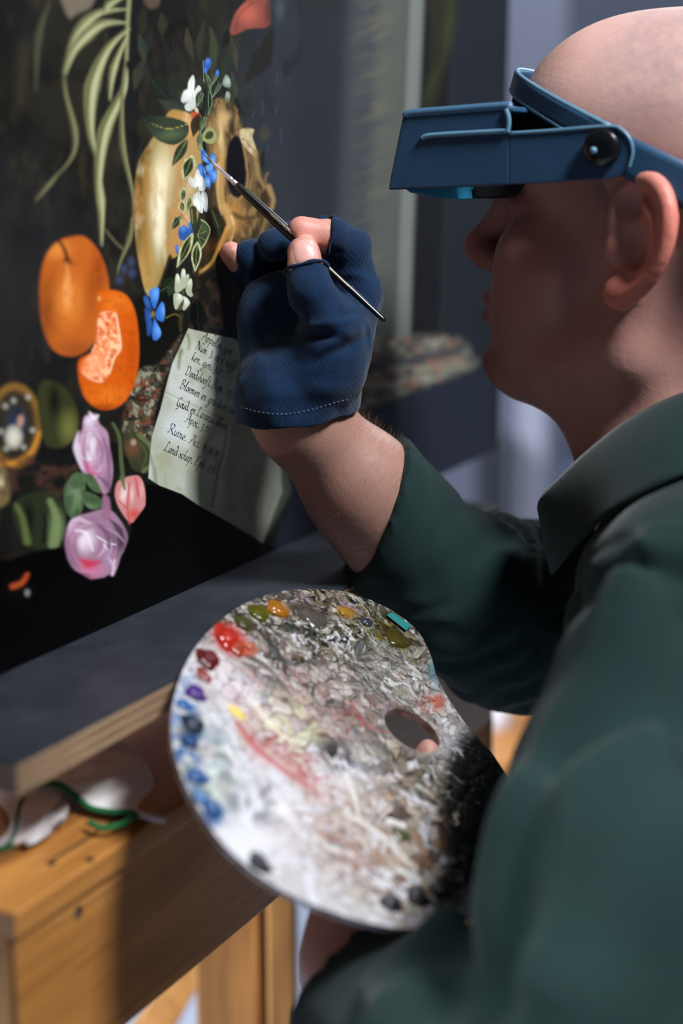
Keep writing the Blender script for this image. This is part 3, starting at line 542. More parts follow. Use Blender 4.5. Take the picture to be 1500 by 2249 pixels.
    c.glow(m, 420, 870, 50, 60, 60, '#bcc0bb', .7); c.glow(m, 380, 940, 60, 50, 60, '#c0c6c8', .7); c.glow(m, 440, 740, 60, 30, 30, '#8f9078', .7); c.glow(m, 420, 1060, 90, 50, 30, '#9ea394', .5)
    c.stroke([(398, 770), (394, 790), (392, 808)], 4, 3, '#6d6a3e', .75, 4, mk=m); c.stroke([(412, 735), (416, 752), (414, 766)], 4, 2, '#6d6a3e', .7, 4, mk=m); c.stroke([(330, 1000), (340, 1040), (342, 1070)], 4, 3, '#5a5a45', .6, 5, mk=m)
    c.stroke([(356, 858), (385, 872), (430, 893), (480, 915), (510, 935)], 1.6, 1.6, '#7d7e6d', .55, 3, mk=m); c.stroke([(356, 862), (385, 876), (430, 897)], 1, 1, '#d2d6d2', .5, 2, mk=m)
    c.stroke([(500, 935), (492, 985), (478, 1040), (466, 1112)], 2, 3, '#6d705c', .7, 3, mk=m); c.stroke([(504, 938), (498, 990), (484, 1050), (472, 1115)], 2, 3, '#b9bdaf', .6, 3, mk=m)
    rp = c.poly([(510, 940), (520, 900), (620, 940), (640, 1080), (576, 1192), (520, 1160), (490, 1130), (494, 1040)], '#6f7468', 8, .45, smooth=False); c.stroke([(600, 1090), (592, 1130), (576, 1185)], 8, 5, '#85887b', .7, 5, mk=m)
    c.stroke([(505, 735), (530, 755)], 2, 2, '#55574c', .7, 2, mk=m)
    Rr = random.Random(3)
    for i in range(120):      # age cracks of the paint film
        x = Rr.uniform(335, 520); y = Rr.uniform(760, 1120); a = Rr.uniform(-.5, 1.3); L = Rr.uniform(8, 26)
        c.stroke([(x, y), (x+L*.5*math.cos(a), y+L*.5*math.sin(a)+Rr.uniform(-3, 3)), (x+L*math.cos(a), y+L*math.sin(a))], .35, .25, '#6f7264', .35, .8, m=3, mk=m)
    for i in range(14):
        x = Rr.uniform(460, 620); y = Rr.uniform(150, 420); c.stroke([(x, y), (x+Rr.uniform(-8, 4), y+Rr.uniform(14, 40))], .3, .3, '#7c8088', .35, .8, m=2)
    c.C *= lum; Lm = c.C.mean(1, keepdims=True); c.C *= Lm/(Lm+.011)

GL = {'A': ([[(0, 0), (.3, .1), (.8, 1.2), (1.15, 2)], [(1.15, 2), (1.2, 1), (1.35, 0)], [(.2, .85), (.7, .8), (1.3, .9)], [(.5, 1.7), (.8, 2.1), (1.15, 2)]], 1.5),
 'p': ([[(0, .8), (.2, 1), (.1, 0), (-.15, -1.1)], [(.15, .8), (.55, 1.05), (.6, .4), (.15, .05)]], .8), 'e': ([[(.05, .5), (.55, .65), (.4, 1), (.1, .75), (.1, .2), (.35, 0), (.65, .2)]], .65),
 'l': ([[(.1, .1), (.25, 1.2), (.45, 2), (.25, 1.9), (.1, .8), (.15, .05), (.35, .1)]], .45), 'n': ([[(0, .85), (.15, 1), (.1, 0)], [(.1, .6), (.45, 1), (.5, .5), (.5, .05), (.7, .15)]], .75),
 'u': ([[(0, .9), (.1, 1), (.05, .3), (.25, 0), (.5, .4), (.6, 1)], [(.6, 1), (.55, .1), (.75, .15)]], .8), 'm': ([[(0, .85), (.15, 1), (.1, 0)], [(.1, .6), (.38, 1), (.4, 0)], [(.4, .6), (.7, 1), (.75, .1), (.9, .15)]], 1.),
 'g': ([[(.55, .9), (.2, 1), (.05, .5), (.25, .1), (.55, .4), (.6, 1), (.5, -.4), (.2, -1.1), (-.2, -.9), (.2, -.4), (.7, 0)]], .8), 'N': ([[(-.1, 0), (.1, .2), (.25, 1.8), (.3, 2)], [(.3, 2), (.7, .8), (1, 0)], [(1, 0), (1.05, 1.2), (1.3, 2.1), (1.5, 2)], [(-.1, 1.6), (.1, 2), (.3, 2)]], 1.4),
 '3': ([[(.1, .95), (.5, 1), (.25, .6), (.5, .3), (.3, -.2), (0, -.1)]], .65), 'o': ([[(.35, 1), (.05, .6), (.2, 0), (.5, .2), (.5, .8), (.3, 1), (.7, .85)]], .68), 'k': ([[(.1, 0), (.2, 1.2), (.4, 2), (.2, 1.8)], [(.15, .6), (.5, 1), (.25, .55), (.6, 0)]], .7),
 'f': ([[(.6, 1.9), (.4, 2.1), (.25, 1.3), (.1, -.5), (-.15, -1.1), (-.3, -.8)], [(0, .9), (.5, .95)]], .55), 'r': ([[(0, .85), (.15, 1), (.1, 0)], [(.1, .6), (.4, 1), (.5, .85)]], .55),
 'D': ([[(.2, 2), (.15, 1), (.1, 0)], [(-.2, 1.6), (.2, 2.1), (.9, 1.8), (1, .8), (.5, 0), (-.1, .1)]], 1.25), 'd': ([[(.5, .9), (.15, .95), (.05, .4), (.3, 0), (.55, .5), (.55, 1.5), (.3, 2.1), (.1, 1.8)], [(.55, .5), (.75, .1)]], .78),
 's': ([[(.4, .95), (.1, .85), (.4, .4), (.2, 0), (-.05, .1)]], .5), 'h': ([[(.05, 0), (.2, 1.3), (.5, 2.1), (.25, 1.9)], [(.1, .6), (.45, 1), (.5, .1), (.7, .1)]], .75), 'R': ([[(.2, 2), (.15, 1), (0, 0), (-.2, .1)], [(-.2, 1.5), (.2, 2.1), (.9, 1.9), (.7, 1.1), (.2, 1)], [(.4, 1), (.8, .3), (1.2, 0)]], 1.3),
 'B': ([[(.2, 2), (.1, 1), (0, 0)], [(-.2, 1.5), (.2, 2.1), (.8, 1.8), (.25, 1.1)], [(.25, 1.1), (.9, .8), (.6, 0), (-.2, .1)]], 1.15), 'G': ([[(1, 1.7), (.7, 2.1), (.2, 1.5), (.1, .5), (.5, 0), (.9, .6), (.6, .9)], [(.9, .8), (.8, -.3), (.2, -.7)]], 1.2),
 'a': ([[(.5, .9), (.15, 1), (.05, .4), (.25, 0), (.5, .4), (.55, 1)], [(.55, 1), (.5, .1), (.7, .15)]], .72), 'z': ([[(0, .9), (.5, .95), (.05, .05), (.6, 0)]], .65), 'L': ([[(.7, 1.8), (.4, 2.1), (.25, 1.2), (.1, .2), (-.2, 0), (.2, .15), (.9, 0), (1.1, .3)]], 1.15),
 'c': ([[(.45, .85), (.2, 1), (.05, .4), (.3, 0), (.55, .2)]], .55), 'E': ([[(.9, 1.7), (.5, 2.1), (.2, 1.6), (.6, 1.1)], [(.6, 1.1), (.1, .8), (.2, .1), (.7, 0), (1, .5)]], 1.1), 't': ([[(.3, 1.6), (.15, .4), (.3, 0), (.5, .15)], [(0, 1), (.5, 1.05)]], .5), 'i': ([[(0, .85), (.15, 1), (.1, .15), (.3, .1)], [(.2, 1.35), (.24, 1.45)]], .4),
 '1': ([[(.05, .7), (.3, 1), (.2, 0)]], .4), '2': ([[(.05, .8), (.35, 1), (.45, .6), (0, 0), (.55, 0)]], .65), '5': ([[(.5, 1), (.2, 1), (.1, .6), (.45, .4), (.3, -.1), (0, -.1)]], .6), '6': ([[(.45, 1), (.1, .6), (.1, .1), (.4, 0), (.45, .4), (.1, .4)]], .6),
 '7': ([[(.05, 1), (.5, 1), (.2, 0)]], .55), '9': ([[(.45, .8), (.2, 1), (.1, .6), (.45, .6), (.45, .9), (.3, 0)]], .6), '.': ([[(.02, .0), (.16, .16), (.26, .05)]], .34), ':': ([[(.1, .05), (.16, .12)], [(.2, .8), (.26, .87)]], .35), '-': ([[(0, .5), (.4, .5)]], .55), ' ': ([], .5),
 'S': ([[(.9, 1.8), (.5, 2.1), (.2, 1.5), (.7, .8), (.5, 0), (0, .1)]], 1.0)}
def lettering(parent):
    LN = [("Schriften.", (452, 713), (500, 742), 8.), ("Appelen gen", (441, 744), (508, 781), 8.6), ("Num: 3. op k koffr", (430, 766), (518, 815), 8.6), ("ken. gen. 3.12.", (420, 790), (490, 827), 8.8),
          ("Doodshooft. Rom. 1.12.", (407, 822), (511, 874), 9.), ("Bloemen en gras.kers en", (396, 852), (513, 912), 9.2), ("Goud. en Lazarus. kleet", (387, 890), (496, 944), 9.2), ("Apoc. 3.17.", (405, 925), (460, 953), 9.2), ("Ruine. Act. 15.16.19", (370, 949), (479, 1006), 9.4), ("Land-schap. Eph. 2.17.", (361, 989), (474, 1043), 9.6)]
    vs, fs = [], []
    for txt, a, b, xh in LN:
        a, b = np.array(a, float), np.array(b, float); tot = sum(GL[ch][1]+.08 for ch in txt); sx = (b-a)/tot; upv = np.array([.36, -.93])*xh*1.12; x = 0
        for ch in txt:
            st_, adv = GL[ch]
            for P in st_:
                Q = catmull([a+sx*(x+p[0]*1.05)+upv*(p[1]*(1.35 if ch.isdigit() else 1.)) for p in P], 4); n = len(Q); T = np.gradient(Q, axis=0); T /= np.linalg.norm(T, axis=1)[:, None]+1e-9
                base = len(vs)
                for i in range(n):
                    w = .95+.75*abs(T[i][0]*.5+T[i][1]*.86)*(.5+.5*math.sin(math.pi*min(1, (i+.6)/n))); nn = np.array([.95, .1])*w*.5 if abs(T[i][1]) > .25 else np.array([0, 1])*w*.5
                    vs += [onp(*(Q[i]+nn), .00025), onp(*(Q[i]-nn), .00025)]
                fs += [(base+2*i, base+2*i+1, base+2*i+3, base+2*i+2) for i in range(n-1)]
            x += adv+.08
    o = mesh('lettering', vs, fs, M['ink'], parent, smooth=False); tag(o, 'dark cursive ink lettering on the painted letter'); return o

M = {}
M['picture'] = mat('oil_paint', attr=True, rough=.5, spec=.1, bump=[(1400, .00005)], crackle=(420, .00003))
M['ink'] = mat('ink', rgba('#20262d'), .6)
M['panel_edge'] = mat('panel_edge', rgba('#24211e'), .7, bump=[(200, .0002)])

# ------------------------------------------------------------------ setting
M['floor'] = mat('floor_vinyl', rgba('#a9b2c4'), .55, noise=[(1.4, rgba('#98a1b4'), .35, .7)], bump=[(60, .0002)])
M['wall'] = mat('wall_paint', rgba('#74788a'), .8, noise=[(.8, rgba('#666a7c'), .35, .7)], bump=[(90, .0003)])
def structure(o, label=None): return tag(o, kind='structure')
structure(obox('floor', (-3, -1.6, -.05), (7, 0, 0), (0, 5.6, 0), (0, 0, .05), M['floor'], bev=0))
structure(obox('wall_back', (-3, 4.0, 0), (7, 0, 0), (0, .1, 0), (0, 0, 3.2), M['wall'], bev=0))
structure(obox('wall_left', (-3.1, -1.6, 0), (.1, 0, 0), (0, 5.6, 0), (0, 0, 3.2), M['wall'], bev=0))
M['skirt'] = mat('skirting', rgba('#6c7182'), .5)
structure(obox('baseboard_back', (-3, 3.98, 0), (7, 0, 0), (0, .02, 0), (0, 0, .1), M['skirt'], bev=.002))

# ------------------------------------------------------------------ painting
pt = thing('painting', Pt(.05, ZB), 'old dark still life painting of mandarins, skull, roses and a written letter', 'painting')
ss = axis_pts([(-.40, -.20, .004), (-.20, -.075, .001), (-.075, .145, .00072), (.145, .445, .0018)])
zz = axis_pts([(ZB, 1.09, .0008), (1.09, 1.30, .00052), (1.30, 1.375, .00075), (1.375, 1.46, .002), (1.46, 1.72, .008)])
SS, ZZ = np.meshgrid(ss, zz, indexing='ij'); PP = Q0+SS[..., None]*PT+ZZ[..., None]*UZ
v_, f_ = loft(PP); gx, gy = project(v_)
cv = Canvas(gx, gy, hx('#191a1b')); paint_picture(cv, 1.25)
mesh('paint_layer', v_, f_[:, ::-1], M['picture'], pt, colors=np.clip(cv.C, 0, 1))
obox('wooden_panel', Pt(-.40, ZB, -.022), PT*.845, PN*.0215, UZ*(1.72-ZB), M['panel_edge'], pt, .0008)
lettering(pt)
# ------------------------------------------------------------------ black-topped ledge board
M['black_film'] = mat('black_phenolic_film', rgba('#23272f'), .45, noise=[(30, rgba('#31363f'), .4, .75), (220, rgba('#22252b'), .5, .8)], bump=[(900, .0001)])
M['ply'] = mat('birch_ply', rgba('#a58868'), .6, wood=(120, rgba('#7d6048'), (0, 0, math.radians(62))))
M['ply_dark'] = mat('ply_dark_layer', rgba('#83674f'), .6, wood=(160, rgba('#5d432f'), (0, 0, math.radians(62))))
lb = thing('ledge_board', Pt(.1, ZB-.016), 'long board with black top and pale plywood edge carrying the painting', 'board')
obox('black_top', Pt(-.268, ZB-.0022, -.06), PT*.526, PN*.137, UZ*.0020, M['black_film'], lb, .0005)
for i in range(5):
    obox('ply_layer', Pt(-.268, ZB-.0022-.0026*(i+1), -.06), PT*.526, PN*.137, UZ*.00255, M['ply' if i % 2 == 0 else 'ply_dark'], lb, .0003)

# ------------------------------------------------------------------ easel
M['beech'] = mat('oiled_beech', rgba('#b27a3c'), .42, coat=.2, wood=(60, rgba('#935c24'), (0, 0, math.radians(62))), bump=[(300, .0001)])
M['beech_up'] = mat('oiled_beech_upright', rgba('#b5803f'), .45, coat=.2, wood=(60, rgba('#8a5a22'), (0, math.radians(90), 0)), bump=[(300, .0001)])
M['beech_end'] = mat('beech_end_grain', rgba('#8f6637'), .6, wood=(220, rgba('#5d3f20'), (0, math.radians(90), 0)))
M['hole'] = mat('screw_hole', rgba('#241a12'), .5); M['steel'] = mat('steel', rgba('#a8a9a6'), .3, 1.)
ea = thing('easel', Pt(.0, 0, -.1), 'orange-brown wooden easel with a deep cross beam under the black ledge', 'easel')
ZT = .984
bm_ = obox('cross_beam', Pt(-.275, ZT-.096, -.07), PT*.532, PN*.147, UZ*.082, M['beech'], ea, .0012)
obox('beam_cap', Pt(-.2765, ZT-.0135, -.07), PT*.535, PN*.1495, UZ*.0135, M['beech'], ea, .002)
for k in range(4): obox('end_strip', Pt(-.2775, ZT-.094, .064-.034*k), PT*.0024, PN*.0105, UZ*.079, M['beech_end'], ea, .0006)
def disc_on(name, px, py, r, lift, m, par):
    c_ = onplane(px, py, Q0+PN*lift, PN); v, f = tube([c_-PN*.004, c_+PN*.0004], r, 16); return mesh(name, v, f, m, par, smooth=False)
disc_on('screw_hole', 172, 2002, .0028, .077, M['hole'], ea); disc_on('screw_head', 168, 2010, .0014, .0775, M['steel'], ea)
for p_ in ((112, 1896), (196, 1888)):
    c_ = onplane(p_[0], p_[1], Q0+UZ*ZT, UZ); v, f = tube([c_-UZ*.003, c_+UZ*.0003], .0022, 12); mesh('nail_hole', v, f, M['hole'], ea, smooth=False)
c_ = onplane(105, 1893, Q0+UZ*ZT, UZ); obox('top_slot', c_-UZ*.0006, PT*.055, PN*.0016, UZ*.0009, M['hole'], ea, 0)
def upright(px0, px1, py, d, z1, th, name='post', m='beech_up', par=None, rot=None):
    a = W(px0, py, d); b = W(px1, py, d); e = np.array([b[0]-a[0], 0, 0]); return obox(name, (a[0], a[1], .03), e, (0, th, 0), (0, 0, z1-.03), M[m], par if par is not None else ea, .003)
upright(428, 573, 2100, 1.18, 1.00, .045); upright(586, 650, 2100, 1.14, 1.00, .06)
obox('groove_shade', (W(573, 2100, 1.19)[0], W(573, 2100, 1.19)[1], .03), (.006, 0, 0), (0, .03, 0), (0, 0, .9), M['hole'], ea, 0)  # dark strip put in for the shade in the groove between posts
upright(1020, 1084, 1600, 1.135, .887, .05)
a_, b_ = W(225, 2380, 1.25), W(425, 2020, 1.30); a_ = a_+(a_-b_)*.9; v, f = [], []
obox('brace', a_, (.035, 0, 0), (0, .022, 0), b_-a_, M['beech_up'], ea, .002)
obox('foot_rail', (W(430, 2100, 1.18)[0]-.25, 1.02, 0), (.36, 0, 0), (0, .07, 0), (0, 0, .05), M['beech'], ea, .003)
obox('foot_rail', (W(1020, 1600, 1.135)[0]-.03, 1.02, 0), (.09, 0, 0), (0, .07, 0), (0, 0, .05), M['beech'], ea, .003)

# ------------------------------------------------------------------ rag
M['rag'] = mat('stained_cotton', rgba('#efe9e8'), .85, noise=[(28, rgba('#c0aca2'), .55, .75), (16, rgba('#b3adba'), .55, .8), (55, rgba('#b28a82'), .64, .8)], bump=[(500, .0002)], sheen=.3)
M['green'] = mat('green_overlock_thread', rgba('#11824a'), .7, weave=[((1, .4, .3), .0012, .0004)])
edge = [(-60, 1880, .735), (0, 1866, .735), (24, 1852, .735), (38, 1815, .74), (44, 1775, .745), (62, 1738, .745), (98, 1721, .745), (132, 1724, .745), (165, 1748, .745), (196, 1773, .745), (240, 1783, .75), (280, 1784, .757), (300, 1789, .765)]
def above(p): p = W(*p); return p if p[2] > ZT+.005 else C0+(p-C0)*((ZT+.005-CAM_Z)/(p[2]-CAM_Z))
E3 = catmull([above(p) for p in edge], 6); tp = [(-60, 1700, .78), (0, 1690, .78), (50, 1668, .785), (100, 1650, .79), (150, 1636, .795), (200, 1624, .80), (250, 1622, .81), (285, 1635, .815), (310, 1660, .82), (320, 1700, .82), (319, 1735, .81), (314, 1765, .785), (300, 1788, .768)]
T3 = catmull([W(*p) for p in tp], 6); rows = []
rg = np.random.RandomState(2)
for i, q in enumerate(np.linspace(0, 1, 22)):
    r = E3*(1-q)+T3*q; bulge = math.sin(math.pi*q); wv = np.sin(np.linspace(0, 9, len(E3))+q*3)*.003*bulge
    r = r+PN[None]*(.020*bulge+wv)[:, None]; rows.append(r)
rt = thing('paint_rag', W(150, 1860, .76), 'crumpled stained white rag with green stitched edge under the black ledge', 'rag')
v, f = loft(rows); o = mesh('cloth', v, f, M['rag'], rt); md = o.modifiers.new('s', 'SOLIDIFY'); md.thickness = .0012
v, f = tube(E3, .0016, 8); o = mesh('green_edging', v, f, M['green'], rt); tag(o, 'bright green stitched edging')
in3 = catmull([above(p) for p in [(58, 1858, .75), (70, 1800, .757), (100, 1752, .765), (128, 1745, .77), (150, 1770, .77), (130, 1800, .765), (95, 1822, .757), (70, 1850, .752)]], 5)
mid = in3.mean(0)+PN*.006; v = list(in3)+list(in3*.5+mid*.5+PN*.003)+[mid]; n = len(in3)
f = [(i, (i+1) % n, n+(i+1) % n, n+i) for i in range(n)]+[(n+i, n+(i+1) % n, 2*n) for i in range(n)]; o = mesh('cloth_fold', v, f, M['rag'], rt); md = o.modifiers.new('s', 'SOLIDIFY'); md.thickness = .001
g2 = catmull([above(p) for p in [(196, 1806, .765), (225, 1818, .765), (262, 1812, .77), (300, 1790, .768)]], 5); v, f = tube(g2, .0015, 8); mesh('green_edging', v, f, M['green'], rt)

# ------------------------------------------------------------------ palette
A_, B_, Cc = W(660, 1295, .838), W(400, 1470, .736), W(880, 2035, .682); NP = nz(np.cross(Cc-A_, B_-A_)); NP = NP if np.dot(NP, C0-A_) > 0 else -NP
def onpal(px, py, lift=0.): return onplane(px, py, A_+NP*lift, NP)
OUT = catmull([(660, 1294), (760, 1300), (850, 1335), (912, 1380), (943, 1430), (960, 1485), (992, 1545), (1035, 1605), (1088, 1665), (1130, 1740), (1150, 1830), (1120, 1930), (1060, 2000), (1000, 2024), (940, 2037), (860, 2036), (760, 2012), (650, 1970), (560, 1915), (480, 1840), (422, 1750), (388, 1670), (376, 1600), (384, 1530), (410, 1455), (460, 1385), (530, 1330), (600, 1303)], 30, True)
HC = np.array([905, 1605.]); hl = math.radians(33)
rel = OUT-HC; ang = np.unwrap(np.arctan2(rel[:, 1], rel[:, 0])); step = np.hypot(*(np.roll(OUT, -1, 0)-OUT).T)
cum = np.concatenate([[0], np.cumsum(step)]); NA = 880; tq = np.linspace(0, cum[-1], NA, endpoint=False); OUTc = np.vstack([OUT, OUT[:1]])
OX = np.interp(tq, cum, OUTc[:, 0]); OY = np.interp(tq, cum, OUTc[:, 1]); th = np.arctan2(OY-HC[1], OX-HC[0])
hr = 1/np.sqrt((np.cos(th-hl)/69)**2+(np.sin(th-hl)/35)**2); HX = HC[0]+hr*np.cos(th); HY = HC[1]+hr*np.sin(th)
NR = 250; q = np.linspace(0, 1, NR)[:, None]; GX = HX+(OX-HX)*q; GY = HY+(OY-HY)*q
c = Canvas(GX.ravel(), GY.ravel(), hx('#dcdbe0')); al = (np.arange(len(c.X)), np.ones(len(c.X)))
X, Y = c.X, c.Y; wx = X+46*(fbm2(X/60, Y/60, 3)-.5); wy = Y+46*(fbm2(X/60+31, Y/60+7, 3)-.5)
def rot(x, y, a): a = math.radians(a); return x*math.cos(a)+y*math.sin(a), -x*math.sin(a)+y*math.cos(a)
ru, rv = rot(wx, wy, 42)
def zone(cx, cy, rx, ry, a=0, p=1.): x, y = rot(X-cx, Y-cy, a); return np.clip(1.25-np.sqrt((x/rx)**2+(y/ry)**2), 0, 1)**p
def vein(sx, sy, off, w): n = fbm2(ru/sx+off, rv/sy+off*1.7, 4); return np.clip(1-np.abs(n-.5)/w, 0, 1)
def blot(sx, sy, off, lo, hi): n = fbm2(ru/sx+off, rv/sy+off*1.3, 4); return np.clip((n-lo)/(hi-lo), 0, 1)
zt = np.clip(zone(800, 1380, 330, 150, 20)+.8*zone(700, 1480, 230, 110, 35)+zone(600, 1350, 170, 70, -10), 0, 1); zr = zone(1052, 1735, 78, 140, 10); zb = zone(930, 1870, 210, 170, 10); zl = zone(430, 1720, 100, 170, 10)
zc = zone(720, 1700, 260, 210, 30)
def L(a, col, k=1.): c.lay(al[0], np.clip(a, 0, 1), hx(col), k)
def sharp(a, lo=.35, hi=.65): return np.clip((a-lo)/(hi-lo), 0, 1)
_rc = np.random.RandomState(21).rand(4, 256, 256)
def cells(sx, sy, off, wrp=.3):
    """puddled paint: returns (edge distance, random value of the puddle, second random value)"""
    x = ru/sx+off+wrp*(fbm2(ru/sx/1.3+off, rv/sy/1.3, 3)-.5)*2.4; y = rv/sy+off*1.7+wrp*(fbm2(ru/sx/1.3+9+off, rv/sy/1.3+4, 3)-.5)*2.4
    xi = np.floor(x).astype(int); yi = np.floor(y).astype(int); f1 = np.full(len(x), 9.); f2 = np.full(len(x), 9.); i1 = np.zeros(len(x), int); j1 = np.zeros(len(x), int)
    for dx in (-1, 0, 1):
        for dy in (-1, 0, 1):
            a_ = (xi+dx) & 255; b_ = (yi+dy) & 255; d = np.hypot(xi+dx+_rc[0][a_, b_]-x, yi+dy+_rc[1][a_, b_]-y)
            n = d < f1; f2 = np.where(n, f1, np.minimum(f2, d)); i1 = np.where(n, a_, i1); j1 = np.where(n, b_, j1); f1 = np.where(n, d, f1)
    return f2-f1, _rc[2][i1, j1], _rc[3][i1, j1]
def puddles(z, sx, sy, off, cols, k=.8, edge='#4a3b28', ew=.10, ek=.8, fill=.7):
    g, r1, r2 = cells(sx, sy, off)
    for i, col in enumerate(cols): L(z*(r1 >= i/len(cols))*(r1 < (i+1)/len(cols))*(r2 < fill)*np.clip(g/.12, .3, 1), col, k)
    L(np.clip(z*1.2, 0, 1)*np.clip(1.6-1.6*g/(ew*1.35), 0, 1)*np.clip(.25+1.1*n2(ru/23+off, rv/17), 0, 1), edge, ek)
wz = np.clip(1-zt-zb-zr-.6*zl, .0, 1)
puddles(1-.55*wz, 44, 22, 2, ['#cfc8be', '#b9ab98', '#dedcdc', '#c3bdb6', '#a89f8c'], .6, '#6a563e', .09, .75)
puddles(np.clip(zt*1.3, 0, 1), 26, 12, 5, ['#4c4a38', '#8b8570', '#a8a294', '#5e5a44', '#3a4442', '#c9c5c0', '#77715c'], .85, '#1f1d14', .12, .85, .85)
puddles(np.clip(zt*1.2, 0, 1), 13, 6.5, 8, ['#2f2e22', '#b9b5ac', '#6b6650', '#8f8a78'], .75, '#191812', .12, .7, .45)
L(zt*blot(9, 6, 90, .60, .64), '#1b1a15', .9); L(zt*blot(9, 5, 91, .64, .68), '#d6d3d2', .7)
puddles(zone(720, 1320, 110, 50, 10), 18, 9, 11, ['#8f8672', '#a79c90', '#b3a0b0'], .8, '#3c3528', .1, .8)
puddles(zone(860, 1400, 90, 50, 30), 20, 10, 14, ['#5d5320', '#8c8444', '#9ba48c', '#6d6a52'], .8, '#2c260c', .12, .85)
zq = np.clip(zone(900, 1540, 150, 150, 20), 0, 1); puddles(zq, 24, 11, 17, ['#9a8f80', '#7e7260', '#c9c4c0', '#b1a6a0', '#8f7a78'], .75, '#45382a', .11, .8)
zp = np.clip(zone(620, 1520, 190, 110, 25), 0, 1); puddles(zp, 30, 15, 20, ['#e0d4d4', '#d6c2c0', '#e2dedb', '#cbb3ae'], .6, '#7f3f3c', .10, .75)
puddles(zone(640, 1600, 110, 80, 15), 34, 24, 23, ['#d9d8bd', '#cfcfae', '#dedcd2'], .7, '#6e4526', .09, .9)
L(zone(560, 1640, 60, 26, 48)+zone(650, 1690, 90, 24, 45), '#c47a74', .45); L(zone(640, 1660, 170, 40, 45)*sharp(vein(36, 12, 18, .08)), '#b0403a', .9); L(zone(770, 1590, 60, 90, 45)*sharp(vein(24, 10, 24, .07)), '#9c3236', .85)
puddles(np.clip(zl*1.2, 0, 1), 36, 18, 26, ['#8fa0a4', '#b7c4c4', '#dfe0d6', '#6f8086', '#d4dcd4'], .75, '#4e5f68', .10, .6)
L(zone(405, 1620, 40, 150)*blot(20, 14, 39, .47, .53), '#3f78b0', .85); L(zone(560, 1770, 60, 60)*blot(20, 12, 36, .45, .50), '#4c565e', .8)
L(zone(740, 1660, 60, 34, 40)*blot(20, 10, 41, .42, .46), '#26262b', .95)
puddles(np.clip(zone(900, 1700, 150, 90, 38), 0, 1), 32, 14, 29, ['#a8987e', '#7d715a', '#c8c2b4', '#8b8f80', '#5e4a34'], .8, '#33271a', .12, .9)
puddles(np.clip(zb*1.3, 0, 1), 30, 13, 32, ['#cdbfb0', '#a88a6e', '#e0dcd8', '#8d6a50', '#5b4332', '#b8ad9e'], .8, '#33241a', .12, .9)
L(zone(760, 1850, 130, 90, 30)*sharp(vein(28, 14, 60, .06)), '#8e4630', .8); puddles(zone(740, 1820, 160, 110, 35)*.8, 34, 16, 35, ['#e0d8d2', '#cdbcae', '#e8e6e6'], .6, '#8a644c', .10, .8)
zk = np.clip(zr*2.4, 0, 1); L(zk*blot(30, 18, 64, .28, .36), '#12110c', .97); L(zone(1020, 1890, 55, 120, 15)*blot(24, 14, 66, .44, .49), '#101116', .95); L(zk*blot(11, 8, 69, .60, .63), '#5d5e52', .8)
L(zone(945, 1545, 34, 30)*blot(18, 10, 72, .42, .5), '#96432c', .8); L(zone(955, 1480, 24, 40)*blot(18, 10, 74, .42, .5), '#5e848f', .8)
L(np.clip(zone(520, 1860, 80, 50, 40, .6), 0, 1), '#e2e1e4', .9); L(np.clip(zone(600, 1760, 80, 40, 40, .8), 0, 1)*blot(40, 24, 97, .36, .5), '#e8e7ea', .8); L(np.clip(zone(570, 1830, 80, 30, 40), 0, 1), '#e8e7ea', .6)
for P_, w, col in (([(520, 1590), (560, 1640), (620, 1690), (680, 1730)], 5, '#c46a60'), ([(760, 1700), (775, 1740), (790, 1800)], 6, '#e6e4e0'), ([(760, 1790), (830, 1830), (900, 1900)], 7, '#dcd9d4'), ([(880, 1740), (930, 1765), (960, 1775)], 5, '#e0dfe2'), ([(770, 1540), (800, 1590), (850, 1610)], 3, '#a8423e'), ([(560, 1545), (600, 1600), (640, 1630)], 4, '#f0ead2'), ([(590, 1410), (620, 1450), (650, 1460)], 7, '#4c565a'), ([(540, 1440), (590, 1470), (640, 1530)], 4, '#55483a'), ([(700, 1830), (760, 1850), (800, 1900)], 5, '#b79284')):
    c.stroke(P_, w, w*.6, col, .75, 5)
for x, y, rx, ry, a, col in ((612, 1338, 26, 16, 30, '#a8651a'), (505, 1405, 30, 44, -50, '#c9301f'), (545, 1425, 20, 14, 20, '#d4785c'), (520, 1565, 26, 10, 40, '#f0dc80'), (880, 1590, 0, 0, 0, '#000000'), (760, 1345, 22, 12, 20, '#b28a30'), (870, 1400, 34, 20, 30, '#4b4213'), (680, 1350, 46, 20, 20, '#55524a'), (960, 1540, 16, 16, 0, '#b0603c'), (418, 1600, 26, 30, 20, '#31485c'), (468, 1790, 26, 26, 0, '#3c6ea8'), (640, 1380, 20, 10, 0, '#3c4a40')):
    if rx: c.spot(x, y, rx*1.3, ry*1.3, a, col, .9, .6)
hgt = fbm2(ru/16, rv/9, 3)*.0004+vein(40, 20, 6, .05)*.0001; edge_f = np.clip((1-(np.repeat(q, NA, 1).ravel()))/.03, 0, 1)*np.clip(np.repeat(q, NA, 1).ravel()/.04, 0, 1)
D3 = np.stack([(X-750)/FPX, (1124.5-Y)/FPX, np.ones(len(X))], 1)@np.stack([RX, RU, RF]); tt = np.dot(A_-C0, NP)/(D3@NP); PV = C0+D3*tt[:, None]+NP*(hgt*edge_f)[:, None]
qi = np.arange(NR*NA).reshape(NR, NA); n1 = np.roll(qi, -1, 1); F = np.stack([qi[:-1].ravel(), qi[1:].ravel(), n1[1:].ravel(), n1[:-1].ravel()], 1)
fn = np.cross(PV[F[0, 1]]-PV[F[0, 0]], PV[F[0, 2]]-PV[F[0, 0]]); F = F if np.dot(fn, NP) > 0 else F[:, ::-1]
M['palette_paint'] = mat('dried_oil_paint', attr=True, rough=.3, spec=.5, coat=.25, bump=[(700, .0001)])
